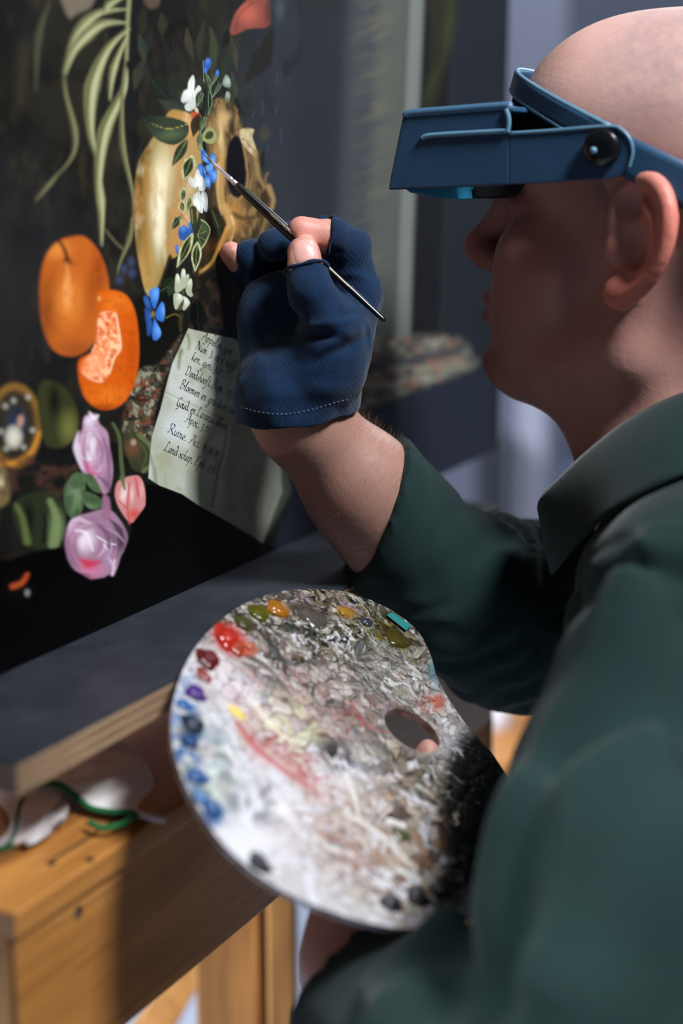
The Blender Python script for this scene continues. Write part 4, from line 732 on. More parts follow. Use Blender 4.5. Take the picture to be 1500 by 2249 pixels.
M['palette_core'] = mat('palette_wood_edge', rgba('#8b7a70'), .5, noise=[(90, rgba('#b9b4b8'), .45, .6)])
pa = thing('palette', W(760, 1980, .74), 'round white paint palette covered in smeared oil paint, held on a thumb', 'palette')
mesh('painted_face', PV, F, M['palette_paint'], pa, colors=np.clip(.98*c.C**1.55, 0, 1))
o3 = np.array([onpal(x, y) for x, y in zip(OX[::4], OY[::4])]); h3 = np.array([onpal(x, y) for x, y in zip(HX[::4], HY[::4])]); cen3 = o3.mean(0)
TH = .0042; rws = [h3, h3-NP*.0004, h3-NP*TH, o3-NP*TH-(o3-cen3)*.006, o3-NP*TH*.5, o3]; v, f = loft([np.vstack([r, r[:1]]) for r in rws]); mesh('board', v, f, M['palette_core'], pa)
def dab(px, py, rx, ry, ang_, h, col, name='paint_dab'):
    a = math.radians(ang_); vs = []; nr, ns = 7, 20; rr = random.Random(int(px*py)); ph = rr.uniform(0, 6)
    for i in range(nr):
        t = i/(nr-1)
        for k in range(ns):
            b = 2*math.pi*k/ns; wob = 1+.10*math.sin(3*b+ph)+.06*math.sin(5*b+ph*2); r = (1-t)*wob
            x = rx*r*math.cos(b); y = ry*r*math.sin(b); z = h*(1-(1-t)**2.6)*(1+.25*math.sin(4*b+ph)*t*(1-t)*2)
            vs.append(onpal(px+x*math.cos(a)-y*math.sin(a), py+x*math.sin(a)+y*math.cos(a), .0002+z))
    fs = [(i*ns+k, i*ns+(k+1) % ns, (i+1)*ns+(k+1) % ns, (i+1)*ns+k) for i in range(nr-1) for k in range(ns)]
    key = 'dab'+col
    if key not in M: M[key] = mat('wet_paint_'+col[1:], rgba(col, .7), .2, noise=[(260, rgba(col, .35), .5, .75), (160, rgba(col, 1.2), .6, .8)], coat=.4, bump=[(500, .0003)])
    return mesh(name, vs, fs, M[key], pa)
for d_ in ((609, 1338, 27, 16, 32, .0022, '#b0701c'), (568, 1346, 26, 17, 32, .0022, '#5c5a12'), (534, 1368, 22, 14, 35, .0020, '#4f4c2a'), (497, 1400, 34, 22, 50, .0025, '#c62c1c'), (520, 1422, 22, 16, 45, .0018, '#b4472f'), (548, 1418, 13, 9, 20, .0015, '#cf7a5e'),
           (456, 1447, 30, 21, 38, .0024, '#6b1f26'), (447, 1483, 22, 12, 50, .0014, '#9a3f38'), (430, 1522, 26, 17, 28, .0024, '#54258a'), (405, 1548, 20, 12, 20, .0016, '#2f6fb5'), (424, 1588, 30, 17, 32, .0022, '#1d3346'), (418, 1628, 22, 15, 25, .0024, '#1d4c86'), (396, 1650, 12, 9, 10, .0015, '#5287bd'),
           (434, 1706, 28, 17, 18, .0026, '#2b5ea6'), (466, 1775, 30, 18, 50, .0026, '#2c5f9f'), (440, 1752, 20, 14, 40, .0018, '#5a8cc4'), (571, 1895, 32, 18, 45, .0026, '#33343a'), (861, 1984, 28, 19, 25, .0028, '#25252e'), (918, 1972, 30, 20, 35, .0028, '#231c1c'), (966, 1956, 26, 16, 25, .0028, '#1c1a20'),
           (690, 1358, 32, 16, 32, .0012, '#57514a'), (805, 1366, 16, 9, 20, .0014, '#3d3b48'), (872, 1404, 30, 15, 35, .0016, '#4a4112'), (754, 1344, 12, 7, 30, .0012, '#b0862a'), (880, 1832, 24, 14, 35, .0014, '#5d5b38'), (905, 2000, 16, 9, 20, .0014, '#a9ab90'), (540, 1345, 0, 0, 0, 0, '')):
    if d_[2]: dab(*d_)
M['bubble'] = mat('clear_medium', (.95, .9, .95, 1), .05, trans=.9, ior=1.4)
for x, y, r in ((434, 1452, 4), (457, 1462, 4), (468, 1408, 4), (430, 1484, 7), (444, 1488, 6), (420, 1470, 5), (452, 1492, 6)): dab(x, y, r, r*.9, 0, .0012, '#c9b4c4', 'oil_drop')
M['teal'] = mat('teal_tape', rgba('#0a6b69'), .6)
tp_ = [(848, 1352), (860, 1346), (903, 1375), (891, 1386)]; prism('tape_strip', [onpal(x, y, .0013) for x, y in tp_], NP*.0007, M['teal'], pa, .0002)['label'] = 'short teal tape strip'

# ------------------------------------------------------------------ brush
M['lacquer'] = mat('black_lacquer', rgba('#0c0c0f'), .3, coat=.25); M['gold'] = mat('gold_print', rgba('#b3a05c'), .35, .8); M['ferrule'] = mat('nickel_ferrule', rgba('#d9c9cf'), .33, .7); M['hair'] = mat('sable_hair', rgba('#6b4a2c'), .6, bump=[(900, .0002)])
br = thing('paintbrush', W(848, 708, .846), 'thin black paintbrush with silver ferrule held against the painting', 'paintbrush')
BT = onp(444, 336, .0008); BE = W(846, 706, .838); bd = BE-BT
def bp_(t): return BT+bd*t
def prof(name, tr, m, seg=16): v, f = tube([bp_(t) for t, r in tr], [r for t, r in tr], seg); return mesh(name, v, f, M[m], br)
prof('bristles', [(0, .00008), (.02, .00035), (.045, .0006), (.06, .00065)], 'hair', 10)
prof('ferrule', [(.052, .00072), (.07, .00085), (.15, .00125), (.152, .0014), (.158, .0014), (.16, .00125), (.168, .00125), (.17, .00145), (.176, .00145), (.178, .0014), (.196, .00155)], 'ferrule')
prof('handle', [(.19, .0017), (.2, .0019), (.25, .00225), (.33, .0027), (.42, .0030), (.5, .0029), (.6, .0025), (.75, .0020), (.9, .0016), (.985, .0014), (.995, .0011), (1., .0004)], 'lacquer', 20)
# worn gold lettering on the handle: a row of tiny broken marks
bx = nz(bd); bs = nz(np.cross(bx, C0-BT)); bf = nz(np.cross(bs, bx)); vs, fs = [], []; rr = random.Random(4)
def strip(t0, t1, off, w):
    b0 = len(vs); r0 = np.interp((t0+t1)/2, [.33, .42, .5, .6, .75, .9], [.0027, .003, .0029, .0025, .002, .0016])+.00004
    for t in (t0, t1):
        for s_ in (-w, w): a = (off+s_)/r0; vs.append(bp_(t)+bs*math.sin(a)*r0+bf*math.cos(a)*r0)
    fs.append((b0, b0+1, b0+3, b0+2))
t = .375
while t < .50:
    L_ = rr.choice([.003, .005, .007]); strip(t, t+L_, -.0006+rr.uniform(-.0003, .0003), .00022); t += L_+rr.uniform(.001, .003)
t = .66
while t < .80:
    L_ = rr.choice([.003, .005, .008]); strip(t, t+L_, -.0006, .00016); t += L_+rr.uniform(.001, .003)
tag(mesh('gold_lettering', vs, fs, M['gold'], br, smooth=False), 'worn gold lettering', kind='stuff')
# ---
# ------------------------------------------------------------------ the restorer
HF = nz(V(-.87, .26, .40)); HL = V(-.43, -.20, -.875); HL = nz(HL-HF*np.dot(HL, HF)); HU = nz(np.cross(HF, HL)); HU = HU if np.dot(HU, RU) > 0 else -HU
HO = CM(.1518, .1364, .80)-HL*.075; HR = np.stack([HF, HL, HU])            # head frame: forward, left, up
def hp(f, l, u): return HO+HF*f+HL*l+HU*u
def hrow(yaw=0, pit=0):
    a, b = math.radians(yaw), math.radians(pit); F_ = HF*math.cos(a)+HL*math.sin(a); L_ = -HF*math.sin(a)+HL*math.cos(a); F2 = F_*math.cos(b)+HU*math.sin(b); U2 = -F_*math.sin(b)+HU*math.cos(b); return np.stack([F2, L_, U2])
S = Sdf()
# trunk, kept inside the clothes
NB = CM(.225, -.005, .875); PEL = np.array([.37, .86, .60]); SHL = CM(.172, -.060, .705); SHR = CM(.262, -.03, 1.05)
CH = CM(.262, -.135, .885)
S.ell(CH, (.10, .155, .15), np.stack([nz(V(-1, .1, .1)), nz(V(-.1, 0, -1)), nz(V(.05, 1, 0))]), .03)
S.cap(CH, PEL+np.array([0, 0, .04]), .105, .115, .05); S.cap(PEL+np.array([0, -.07, 0]), PEL+np.array([0, .07, 0]), .095, .095, .04)
S.cap(SHL, SHR, .045, .045, .04)
S.cap(CM(.205, .035, .872), NB, .054, .062, .03); S.cap(NB, CH, .06, .08, .03)
KL, KR = np.array([.05, .68, .53]), np.array([.05, .92, .53]); AL, AR = np.array([.02, .66, .10]), np.array([.03, .90, .10])
for kn, an, hy in ((KL, AL, -.09), (KR, AR, .09)):
    S.chain([PEL+np.array([-.02, hy, -.03]), kn, an, an+np.array([-.10, 0, -.05])], [.075, .05, .035, .028], .02)
# head
S.ell(hp(-.008, 0, .043), (.099, .077, .084), HR, .01); S.ell(hp(.038, 0, .049), (.065, .066, .066), HR, .015)
S.ell(hp(.040, 0, -.028), (.054, .058, .066), HR, .02); S.cap(hp(.0, .050, -.058), hp(.068, .017, -.089), .018, .015, .025); S.cap(hp(.0, -.050, -.058), hp(.068, -.017, -.089), .018, .015, .025)
S.cap(hp(-.005, .060, .0), hp(0, .050, -.058), .016, .017, .02); S.cap(hp(-.005, -.060, .0), hp(0, -.050, -.058), .016, .017, .02)
S.ell(hp(.080, 0, -.086), (.0185, .024, .0165), HR, .012)                       # chin
for s_ in (1, -1):
    S.ell(hp(.060, .036*s_, -.022), (.027, .024, .024), HR, .02)             # cheek
    S.cap(hp(.091, .010*s_, .030), hp(.068, .048*s_, .030), .010, .009, .012)  # brow
    S.ell(hp(.098, .033*s_, .008), (.016, .019, .012), HR, .012, 's')        # socket
    S.ell(hp(.0725, .032*s_, .008), (.0152, .0160, .0140), HR, .004)         # lids
    S.ell(hp(.062, .028*s_, -.052), (.022, .018, .022), HR, .02)             # cheek beside the mouth
S.chain([hp(.090, 0, .022), hp(.100, 0, .004), hp(.112, 0, -.020)], [.0095, .0080, .0095], .010)
S.ell(hp(.1135, 0, -.025), (.0110, .0105, .0095), HR, .006)
for s_ in (1, -1): S.ell(hp(.104, .0125*s_, -.029), (.0105, .0065, .0078), HR, .006); S.ell(hp(.106, .0068*s_, -.0375), (.0055, .0035, .005), HR, .003, 's')
S.ell(hp(.084, 0, -.052), (.0160, .027, .022), HR, .010)
S.ell(hp(.0965, 0, -.0505), (.0080, .023, .0060), HR, .005); S.ell(hp(.0950, 0, -.0610), (.0085, .020, .0062), HR, .005)
S.ell(hp(.106, 0, -.0558), (.010, .025, .0008), HR, .0025, 's')
# neck and throat
S.cap(hp(-.035, 0, -.03), CM(.220, .02, .885), .054, .060, .025); S.cap(hp(.035, 0, -.075), CM(.185, .015, .868), .028, .044, .03)
# ears
for s_ in (1, -1):
    def ep(f, u, o=0): g_ = f*.80+.004; b = .0725+.55*max(0, .012-g_); return hp(g_, s_*(b+o), u*.92)
    S.ell(ep(-.008, .004, -.0025), (.019, .0045, .029), hrow(-28*s_ if s_ > 0 else 28), .004)
    hx_ = catmull([ep(.008, -.003), ep(.013, .010), ep(.013, .022), ep(.006, .033), ep(-.006, .038), ep(-.018, .034), ep(-.027, .022), ep(-.029, .007), ep(-.025, -.008), ep(-.016, -.020), ep(-.006, -.028)], 3)
    S.chain(hx_, list(np.interp(np.linspace(0, 1, len(hx_)), [0, .3, .5, .8, 1], [.0026, .0040, .0044, .0036, .0048])), .0030)
    S.ell(ep(-.001, -.026, .001), (.0090, .0048, .0090), HR, .005)
    ah = catmull([ep(-.006, .027, .0005), ep(-.016, .018, .001), ep(-.018, .004, .001), ep(-.011, -.010, .001)], 3)
    S.chain(ah, [.0026]*len(ah), .005)
    S.ell(ep(-.004, .003, .005), (.0120, .0080, .0145), HR, .003, 's'); S.ell(ep(.003, .023, .004), (.008, .0050, .0085), HR, .003, 's')
    S.ell(ep(.010, -.003, .001), (.005, .004, .006), HR, .004)
# right arm: wrist to elbow, up to the shoulder
WR = W(664, 922, .868); EL = W(1115, 1345, .95); AX = nz(W(1080, 1400, .955)-WR); ASd = nz(np.cross(AX, RF)); AT = np.cross(ASd, AX)
S.cap(WR, WR+AX*.05, .0260, .0275, .01); S.chain([WR+AX*.05, WR+AX*.10, EL], [.0275, .0305, .034], .012); S.cap(EL, SHR, .036, .05, .02)
S.ell(WR+AX*.075, (.045, .031, .028), np.stack([AX, ASd, AT]), .02)
# right hand
def depth_on(px, py): q = onp(px, py); return float((q-C0)@RF)
dP = depth_on(505, 560)
IDX = [W(782, 648, .868), W(774, 552, .860), W(722, 520, .850), W(662, 505, .846)]; MID = [W(770, 640, .885), W(706, 535, .884), W(652, 522, .878), W(604, 538, .868)]
RNG = [W(745, 660, .900), W(668, 565, .902), W(612, 556, .893), W(549, 562, .876)]; PNK = [W(700, 690, .905), W(616, 655, .900), W(560, 622, dP-.002), W(508, 556, dP-.0125)]
THB = [W(708, 830, .846), W(735, 715, .836), W(682, 640, .832), W(667, 556, .836)]
def hand(T, g=0., fingers=True, gf=0.):
    for K_, r in ((IDX, .0165), (MID, .0165), (RNG, .016), (PNK, .015)): T.cap(WR+(K_[0]-WR)*.12, K_[0], .0205+g, r-.003+g, .012)
    T.cap(WR, WR-AX*.02, .0255+g, .025+g, .012)
    E_ = np.stack([RX, RU, RF])
    T.ell(W(735, 760, .846), (.020+g, .026+g, .017+g), E_, .012); T.ell(W(596, 770, .880), (.015+g, .036+g, .018+g), E_, .014); T.ell(W(640, 700, .875), (.026+g, .026+g, .018+g), E_, .014)
    T.cap(THB[0], THB[1], .0165+g, .0135+g, .008)
    T.chain(MID, [.0122+g, .0102+g, .0092+g, .0086+g], .0028); T.chain(RNG, [.0118+g, .0098+g, .0090+g, .0082+g], .0028)
    if fingers:
        T.cap(THB[1], THB[2], .0135+g, .0108+g*.3, .008); T.cap(THB[2], THB[3], .0098, .0090, .003)
        T.chain(IDX, [.0125+g, .0105+g*.5, .0088, .0076], .004); T.chain(PNK, [.0108+g, .0088+g*.5, .0076, .0067], .003)
hand(S, -.0028, True, .0028)
S.ell(W(665, 575, .8275), (.0085, .010, .0035), np.stack([RX, RU, RF]), .004)
# left arm and hand under the palette
EL2 = CM(.094, -.265, .585); WR2 = W(785, 2125, .748)
S.cap(SHL, EL2, .048, .040, .02); A2 = nz(WR2-EL2); S.chain([EL2, EL2+(WR2-EL2)*.6, WR2], [.040, .034, .027], .01)
pm = onpal(800, 1900, -.034); S.cap(WR2, pm, .024, .024, .015); kn2 = onpal(850, 1760, -.026)
for px_, py_, bx_, by_ in ((720, 1800, 640, 1790), (760, 1740, 680, 1700), (810, 1700, 740, 1640), (860, 1690, 800, 1610)):
    S.chain([onpal(px_+40, py_+40, -.032), onpal(px_, py_, -.026), onpal(bx_, by_, -.0145)], [.012, .0095, .008], .006); S.cap(pm, onpal(px_+40, py_+40, -.032), .018, .013, .01)
S.chain([pm, onpal(925, 1760, -.030), onpal(945, 1705, -.016), onpal(938, 1655, -.006)], [.017, .0125, .0100, .0080], .006)

xs = axis_pts([(-.18, -.075, .008), (-.075, .03, .0016), (.03, .29, .0022), (.29, .52, .008)])
ys = axis_pts([(.50, .66, .005), (.66, .78, .0018), (.78, .90, .0026), (.90, 1.16, .006)])
zs = axis_pts([(0.02, 1.0, .012), (1.0, 1.13, .004), (1.13, 1.32, .0018), (1.32, 1.46, .0022)])
BV, BF = polygonise(S.ev, xs, ys, zs, 1)
q = (BV-HO)@HR.T; f_, l_, u_ = q[:, 0], q[:, 1], q[:, 2]
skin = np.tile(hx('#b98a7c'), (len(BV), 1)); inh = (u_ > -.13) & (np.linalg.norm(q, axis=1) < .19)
def tone(mask, col, k=1.): skin[:] = skin*(1-(mask*k)[:, None])+hx(col)*(mask*k)[:, None]
ih = inh.astype(float); g3 = lambda c, r: np.exp(-(((q-np.array(c))/np.array(r))**2).sum(1))
tone(ih*.999, '#b98a80', .9); n_s = n3(q*180)*.5+n3(q*420)*.5
tone(ih*np.clip((u_-.045)/.03, 0, 1), '#ecbcb0', .85); tone(ih*np.clip((n3(q*45)-.5)*3, 0, 1), '#a5605a', .3); tone(ih*np.clip((n3(q*70+5)-.55)*3, 0, 1), '#d0a090', .3); tone(ih*np.clip((u_-.05-.5*np.clip(f_-.02, 0, 1))/.02, 0, 1)*np.clip((.06-f_)/.03, 0, 1)*(.3+.7*n_s)*np.clip(n3(q*30+2)*1.6, 0, 1), '#9a8588', .85)  # crown lightened for the light falling on it, then blotches and stubble
tone(ih*g3((.10, 0, -.058), (.014, .022, .010)), '#a0504a', .85); tone(ih*g3((.113, 0, -.024), (.022, .03, .018)), '#b5584b', .6); tone(ih*g3((.065, .045, -.02), (.03, .03, .03)), '#ad5f55', .6)
tone(ih*np.clip((np.abs(l_)-.075)/.006, 0, 1)*np.exp(-((f_+.006)/.035)**4-(u_/.045)**4), '#dd7d6a', .8)
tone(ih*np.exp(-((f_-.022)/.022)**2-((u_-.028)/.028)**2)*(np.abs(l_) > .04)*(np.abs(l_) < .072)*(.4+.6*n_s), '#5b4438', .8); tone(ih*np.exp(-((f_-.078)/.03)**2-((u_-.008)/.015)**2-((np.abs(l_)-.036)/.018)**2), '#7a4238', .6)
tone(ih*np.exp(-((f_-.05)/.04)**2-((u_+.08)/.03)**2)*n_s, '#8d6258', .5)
for P_ in (THB[3], IDX[3], PNK[3]): tone(np.exp(-(np.linalg.norm(BV-P_, axis=1)/.014)**2), '#dc9486', .9)
aa = (BV-WR)@AX; tone(((aa > 0) & (aa < .17) & (np.linalg.norm(BV-WR-np.outer(aa, AX), axis=1) < .06)).astype(float), '#9a7466', .85)
M['skin'] = mat('skin', attr=True, rough=.48, spec=.4, sss=.25, noise=None, bump=[(900, .00012), (240, .0002)])
pe = thing('person', np.array([.2, .86, 0]), 'bald man in a dark green shirt and fingerless glove, leaning in to paint', 'person')
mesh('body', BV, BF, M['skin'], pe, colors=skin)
def hitmany(F_, xy, d0=.55):
    D_ = np.stack([ray(*p) for p in xy]); D_ /= np.linalg.norm(D_, axis=1)[:, None]; t = np.full(len(xy), d0)
    for _ in range(70):
        d = F_.ev(C0+D_*t[:, None], .3); t += np.maximum(d*.75, 0)
        if d.max() < 3e-5: break
    return C0+D_*t[:, None]
# thumb nail and finger nails: thin plates laid on the fingertip
def nail(outl, lift, m='nail'):
    P = catmull(outl, 5, True); cc = P.mean(0); rowsN = []
    for k in np.linspace(1, 0.02, 7):
        H = hitmany(S, cc+(P-cc)*k, .75); N_ = np.stack([S.ev(H+e, .3)-S.ev(H-e, .3) for e in np.eye(3)*4e-4], 1); N_ /= np.linalg.norm(N_, axis=1)[:, None]
        rowsN.append(list(H+N_*(lift*(1-k**6)+.00012)))
    v, f = loft([r+[r[0]] for r in rowsN]); return mesh('thumbnail', v, f[:, ::-1], M[m], pe)
M['nail'] = mat('fingernail', rgba('#dea59a'), .38, coat=.15); nail([(645, 545), (648, 532), (668, 526), (688, 530), (697, 548), (698, 566), (690, 577), (668, 580), (650, 574)], .0006)
M['eye'] = mat('eye_white', rgba('#c9bdb8'), .1); M['iris'] = mat('iris', rgba('#2c2a28'), .1)
def ball(name, c_, r, m, par, R=None, sc=(1, 1, 1)):
    bm = bmesh.new(); bmesh.ops.create_uvsphere(bm, u_segments=24, v_segments=14, radius=r); vs = np.array([v.co for v in bm.verts])*np.array(sc); fs = [tuple(v.index for v in f.verts) for f in bm.faces]; bm.free()
    if R is not None: vs = vs@np.asarray(R)
    return mesh(name, vs+c_, fs, M[m], par)
for s_ in (1, -1):
    e_ = ball('eyeball', hp(.0745, .032*s_, .006), .0108, 'eye', pe); ball('iris', hp(.0835, .0325*s_, .0055), .0055, 'iris', pe, HR, (.45, 1, 1))
# ---- glove
G = Sdf(); g_ = .0016
def part(chain_, rr_, cut, k=.003):
    p = Sdf(); p.chain(chain_, rr_, k); p.plane(cut[0], cut[1], .0012); return p
hand(G, g_, False)
cuts = [(W(672, 588, .833), nz(THB[3]-THB[2])), (W(718, 524, .851), nz(IDX[3]-IDX[2])), (PNK[3]+(PNK[2]-PNK[3])*.40, nz(PNK[3]-PNK[2]))]
GP = [part(THB[1:], [.0135+g_, .0108+g_, .0092+g_*1.2], cuts[0]), part(IDX, [.0125+g_, .0105+g_, .0088+g_, .0076+g_*1.4], cuts[1]), part(PNK, [.0108+g_, .0088+g_, .0076+g_, .0067+g_], cuts[2])]
G.cap(W(655, 935, .868), W(655, 850, .868), .0305, .0285, .012)
def glove_post(P, D):
    for p_ in GP:
        e = p_.ev(P, .3 if len(P) < 50 else .06); k = .004; h = np.clip(.5+.5*(D-e)/k, 0, 1); D = D*(1-h)+e*h-k*h*(1-h)
    HN = nz(-RU+RX*.10+RF*.30); d = (P-W(655, 909, .868))@HN; D = np.maximum(D, d-.0006*np.sin(P[:, 0]*260))
    # cloth creases
    x = (P-C0)@RX; y = (P-C0)@RU
    def crease(a, b, w, dep):
        ax, ay = ((a[0]-750)/FPX*.85, (1124.5-a[1])/FPX*.85); bx_, by_ = ((b[0]-750)/FPX*.85, (1124.5-b[1])/FPX*.85); ex, ey = bx_-ax, by_-ay
        t = np.clip(((x-ax)*ex+(y-ay)*ey)/(ex*ex+ey*ey), 0, 1); dd = np.hypot(x-ax-ex*t, y-ay-ey*t); return dep*np.exp(-(dd/w)**2)*np.sin(np.pi*np.clip(t*.9+.05, 0, 1))
    for a, b, w, dep in (((795, 690), (730, 722), .0022, .0026), ((790, 705), (640, 748), .0034, -.0028), ((625, 738), (760, 756), .0026, .0030), ((660, 690), (640, 760), .004, .0014), ((800, 720), (700, 790), .0035, -.0024), ((805, 745), (690, 806), .0028, .0024), ((735, 618), (775, 612), .0018, .0012), ((760, 600), (815, 610), .0022, -.0012), ((700, 545), (760, 560), .0016, .0008), ((620, 850), (560, 700), .005, .0012), ((800, 690), (806, 790), .002, .0014), ((560, 880), (760, 860), .004, -.0008), ((600, 640), (700, 700), .004, .0012)): D = D+crease(a, b, w, dep)
    return D+(n3(P*130)-.5)*.0014+(n3(P*55+9)-.5)*.0034
G.post.append(glove_post)
GV, GF = polygonise(G.ev, axis_pts([(-.075, .028, .0010)]), axis_pts([(.775, .935, .0013)]), axis_pts([(1.12, 1.315, .0010)]), 1)
ribd = nz(RX*.95+RU*.2)
M['glove'] = mat('navy_knit', rgba('#122a46'), .9, spec=.1, sheen=.12, noise=[(120, rgba('#10253e'), .45, .7), (700, rgba('#1e3c5e'), .55, .8)], weave=[(ribd, .00078, .00009)], bump=[(1500, .00015)])
gl = mesh('fingerless_glove', GV, GF, M['glove'], pe); tag(gl, 'navy knitted fingerless glove on the painting hand')
def rim(cut, R_, gi, w=.0010, name='glove_hem'):
    c_, n_ = cut; a = nz(np.cross(n_, RU)); b = np.cross(n_, a); pts = []
    tt_ = np.linspace(0, 2*math.pi, 41); DR = np.outer(np.cos(tt_), a)+np.outer(np.sin(tt_), b); lo = np.zeros(41); hi = np.full(41, R_); o = c_-n_*.0012; Fp = GP[gi]
    for _ in range(18):
        md_ = (lo+hi)/2; ins = Fp.ev(o+DR*md_[:, None], .3) < 0; lo = np.where(ins, md_, lo); hi = np.where(ins, hi, md_)
    pts = o+DR*lo[:, None]+np.outer(.0006+.0006*np.sin(3*tt_), n_); v, f = tube(pts, w*(1+.25*np.sin(np.linspace(0, 40, 41))), 8, False); return mesh(name, v, f, M['glove'], gl)
for gi, (c_, R_) in enumerate(zip(cuts, (.0145, .0125, .0105))): rim(c_, R_, gi)
# loose curled edge of the index opening
cp = catmull([W(700, 490, .846), W(705, 478, .847), W(716, 482, .849), W(732, 500, .852), (W(744, 512, .856))], 6); v, f = tube(cp, [.0013]*len(cp), 8); mesh('glove_hem', v, f, M['glove'], gl)
# hem stitching
M['thread'] = mat('pale_thread', rgba('#7f93b3'), .7); SP = catmull([(530, 893), (560, 903), (600, 909), (640, 908), (690, 898), (730, 886), (772, 876)], 40); acc, k, vs, fs = 0, 0, [], []
st_pts = [SP[0]]
for i in range(1, len(SP)):
    acc += np.hypot(*(SP[i]-SP[i-1]))
    if acc > 4.2: st_pts.append(SP[i]); acc = 0
prt = []
HH = hitmany(G, st_pts, .75)
for i in range(0, len(st_pts)-1, 2):
    a, b = HH[i], HH[i+1]; off = -RF*.00012; prt.append(tube([a+off, (a+b)/2+off*2, b+off], .00016, 5))
if prt: v, f = joinm(prt); tag(mesh('hem_stitching', v, f, M['thread'], gl), 'pale dashed stitching along the glove hem', kind='stuff')
# arm hair
M['armhair'] = mat('arm_hair', rgba('#8a6a4a'), .5); cu = bpy.data.curves.new('arm_hair', 'CURVE'); cu.dimensions = '3D'; cu.bevel_depth = .00004; cu.bevel_resolution = 0; rr = random.Random(9)
NHr = 650; rh = np.random.RandomState(9); tH = rh.uniform(.008, .10, NHr); aH = rh.normal(1.15, .75, NHr); fr = -AT if np.dot(AT, RF) > 0 else AT; sd = ASd if np.dot(ASd, RU) > 0 else -ASd
OH = WR+np.outer(tH, AX); DH = np.outer(np.cos(aH), fr)+np.outer(np.sin(aH), sd); lo = np.zeros(NHr); hi = np.full(NHr, .07)
for _ in range(13):
    m_ = (lo+hi)/2; ins = S.ev(OH+DH*m_[:, None], .05) < 0; lo = np.where(ins, m_, lo); hi = np.where(ins, hi, m_)
for i in range(NHr):
    dr = DH[i]; p0 = OH[i]+dr*(lo[i]-.0002); L_ = rr.uniform(.0025, .0075); tw = nz(dr*.6-AX*rr.uniform(-.2, .9)+np.array([rr.uniform(-.4, .4) for _ in range(3)])); cl = nz(np.cross(dr, AX))*rr.uniform(-.5, .5)
    sp = cu.splines.new('POLY'); sp.points.add(3)
    for k in range(4):
        s_ = k/3; p = p0+dr*L_*.5*s_+tw*L_*.7*s_+cl*L_*s_*s_-AX*L_*.3*s_*s_; sp.points[k].co = (*(p-WR), 1); sp.points[k].radius = 1-.7*s_
cu.materials.append(M['armhair']); o = bpy.data.objects.new('arm_hair', cu); put(o, WR, pe); tag(o, 'fine brown forearm hair', kind='stuff')

# ---- shirt
T = Sdf()
T.ell(CH+V(0, 0, 0), (.122, .178, .165), np.stack([nz(V(-1, .1, .1)), nz(V(-.1, 0, -1)), nz(V(.05, 1, 0))]), .03)
T.cap(CH, PEL+np.array([0, 0, .02]), .125, .135, .05); T.cap(SHL, SHR, .062, .062, .05); T.cap(NB+V(.01, -.01, 0), CH, .075, .1, .03)
T.ell(CM(.215, -.030, .78), (.085, .05, .10), np.stack([RX, RU, RF]), .04)
T.chain([SHL+V(.0, -.004, 0), SHL+(EL2-SHL)*.5+V(-.004, 0, 0), EL2], [.064, .068, .058], .03)
cuf2 = WR2+(EL2-WR2)*.10; T.chain([EL2, EL2+(WR2-EL2)*.45, cuf2+V(0, -.012, 0)], [.058, .058, .046], .018)
CU = WR+AX*.088; EL_ = EL+V(.004, -.002, 0)
T.chain([CU-AX*.035, CU+AX*.012, CU+(EL_-CU)*.55+V(-.002, -.009, 0), EL_], [.0370, .0385, .0470, .0480], .012); T.cap(EL_, SHR, .050, .07, .03)
SA = nz(EL2-SHL)
def shirt_post(P, D):
    d = (P-W(830, 1112, .905))@nz(-RX*.95+RU*.30-RF*.25); near = np.linalg.norm(P-CU, axis=1) < .11; D = np.where(near, np.maximum(D, d-.0), D)
    d = (P-cuf2)@nz(WR2-EL2); near = np.linalg.norm(P-cuf2, axis=1) < .09; D = np.where(near, np.maximum(D, d), D)
    D = np.maximum(D, np.where(P[:, 2] < .60, .56-P[:, 2], -1))
    inside = np.linalg.norm(P-CM(.205, .04, .87)-np.outer((P-CM(.205, .04, .87))@nz(NB-hp(-.02, 0, -.05)), nz(NB-hp(-.02, 0, -.05))), axis=1)
    # long folds on the near sleeve
    e = P-SHL; t = e@SA; Qs = np.stack([e@RX, e@RF, t*.18], 1); D = D+(n3(Qs*38+3)-.5)*.036*np.exp(-((np.linalg.norm(e-np.outer(t, SA), axis=1)-.06)/.05)**2)*(t > -.02)
    # seam where the sleeve meets the yoke
    sm = e@nz(SHL-CH); D = D+.007*np.exp(-((t-.004)/.005)**2)-.004*np.exp(-((t+.008)/.006)**2)*(np.linalg.norm(e, axis=1) < .13)
    # crumples around the far elbow
    e = P-EL_; ta = e@AX; k = np.exp(-(np.linalg.norm(e, axis=1)/.075)**2); D = D+k*(.0035*np.sin(ta*300+n3(P*40)*9)+.004*(n3(P*70)-.5))
    e = P-CU; ta = e@AX; D = D+.0013*np.exp(-((ta-.062)/.002)**2)*(np.linalg.norm(e, axis=1) < .11)+(n3(P*26)-.5)*.006
    # folds at the near elbow
    e = P-(EL2+V(-.02, .02, .03)); k = np.exp(-(np.linalg.norm(e, axis=1)/.08)**2); D = D+k*.006*np.sin((e@RU)*120+(e@RX)*60+n3(P*25)*4)
    return D
T.post.append(shirt_post)
TV, TF = polygonise(T.ev, axis_pts([(-.05, .30, .0034), (.30, .53, .006)]), axis_pts([(.38, 1.0, .0036), (1.0, 1.24, .006)]), axis_pts([(.53, .95, .008), (.95, 1.36, .0034)]), 2)
M['shirt'] = mat('green_cotton', rgba('#182b2a'), .85, spec=.12, sheen=.08, noise=[(9, rgba('#152725'), .4, .7)], bump=[(40, .0006), (1200, .00008)])
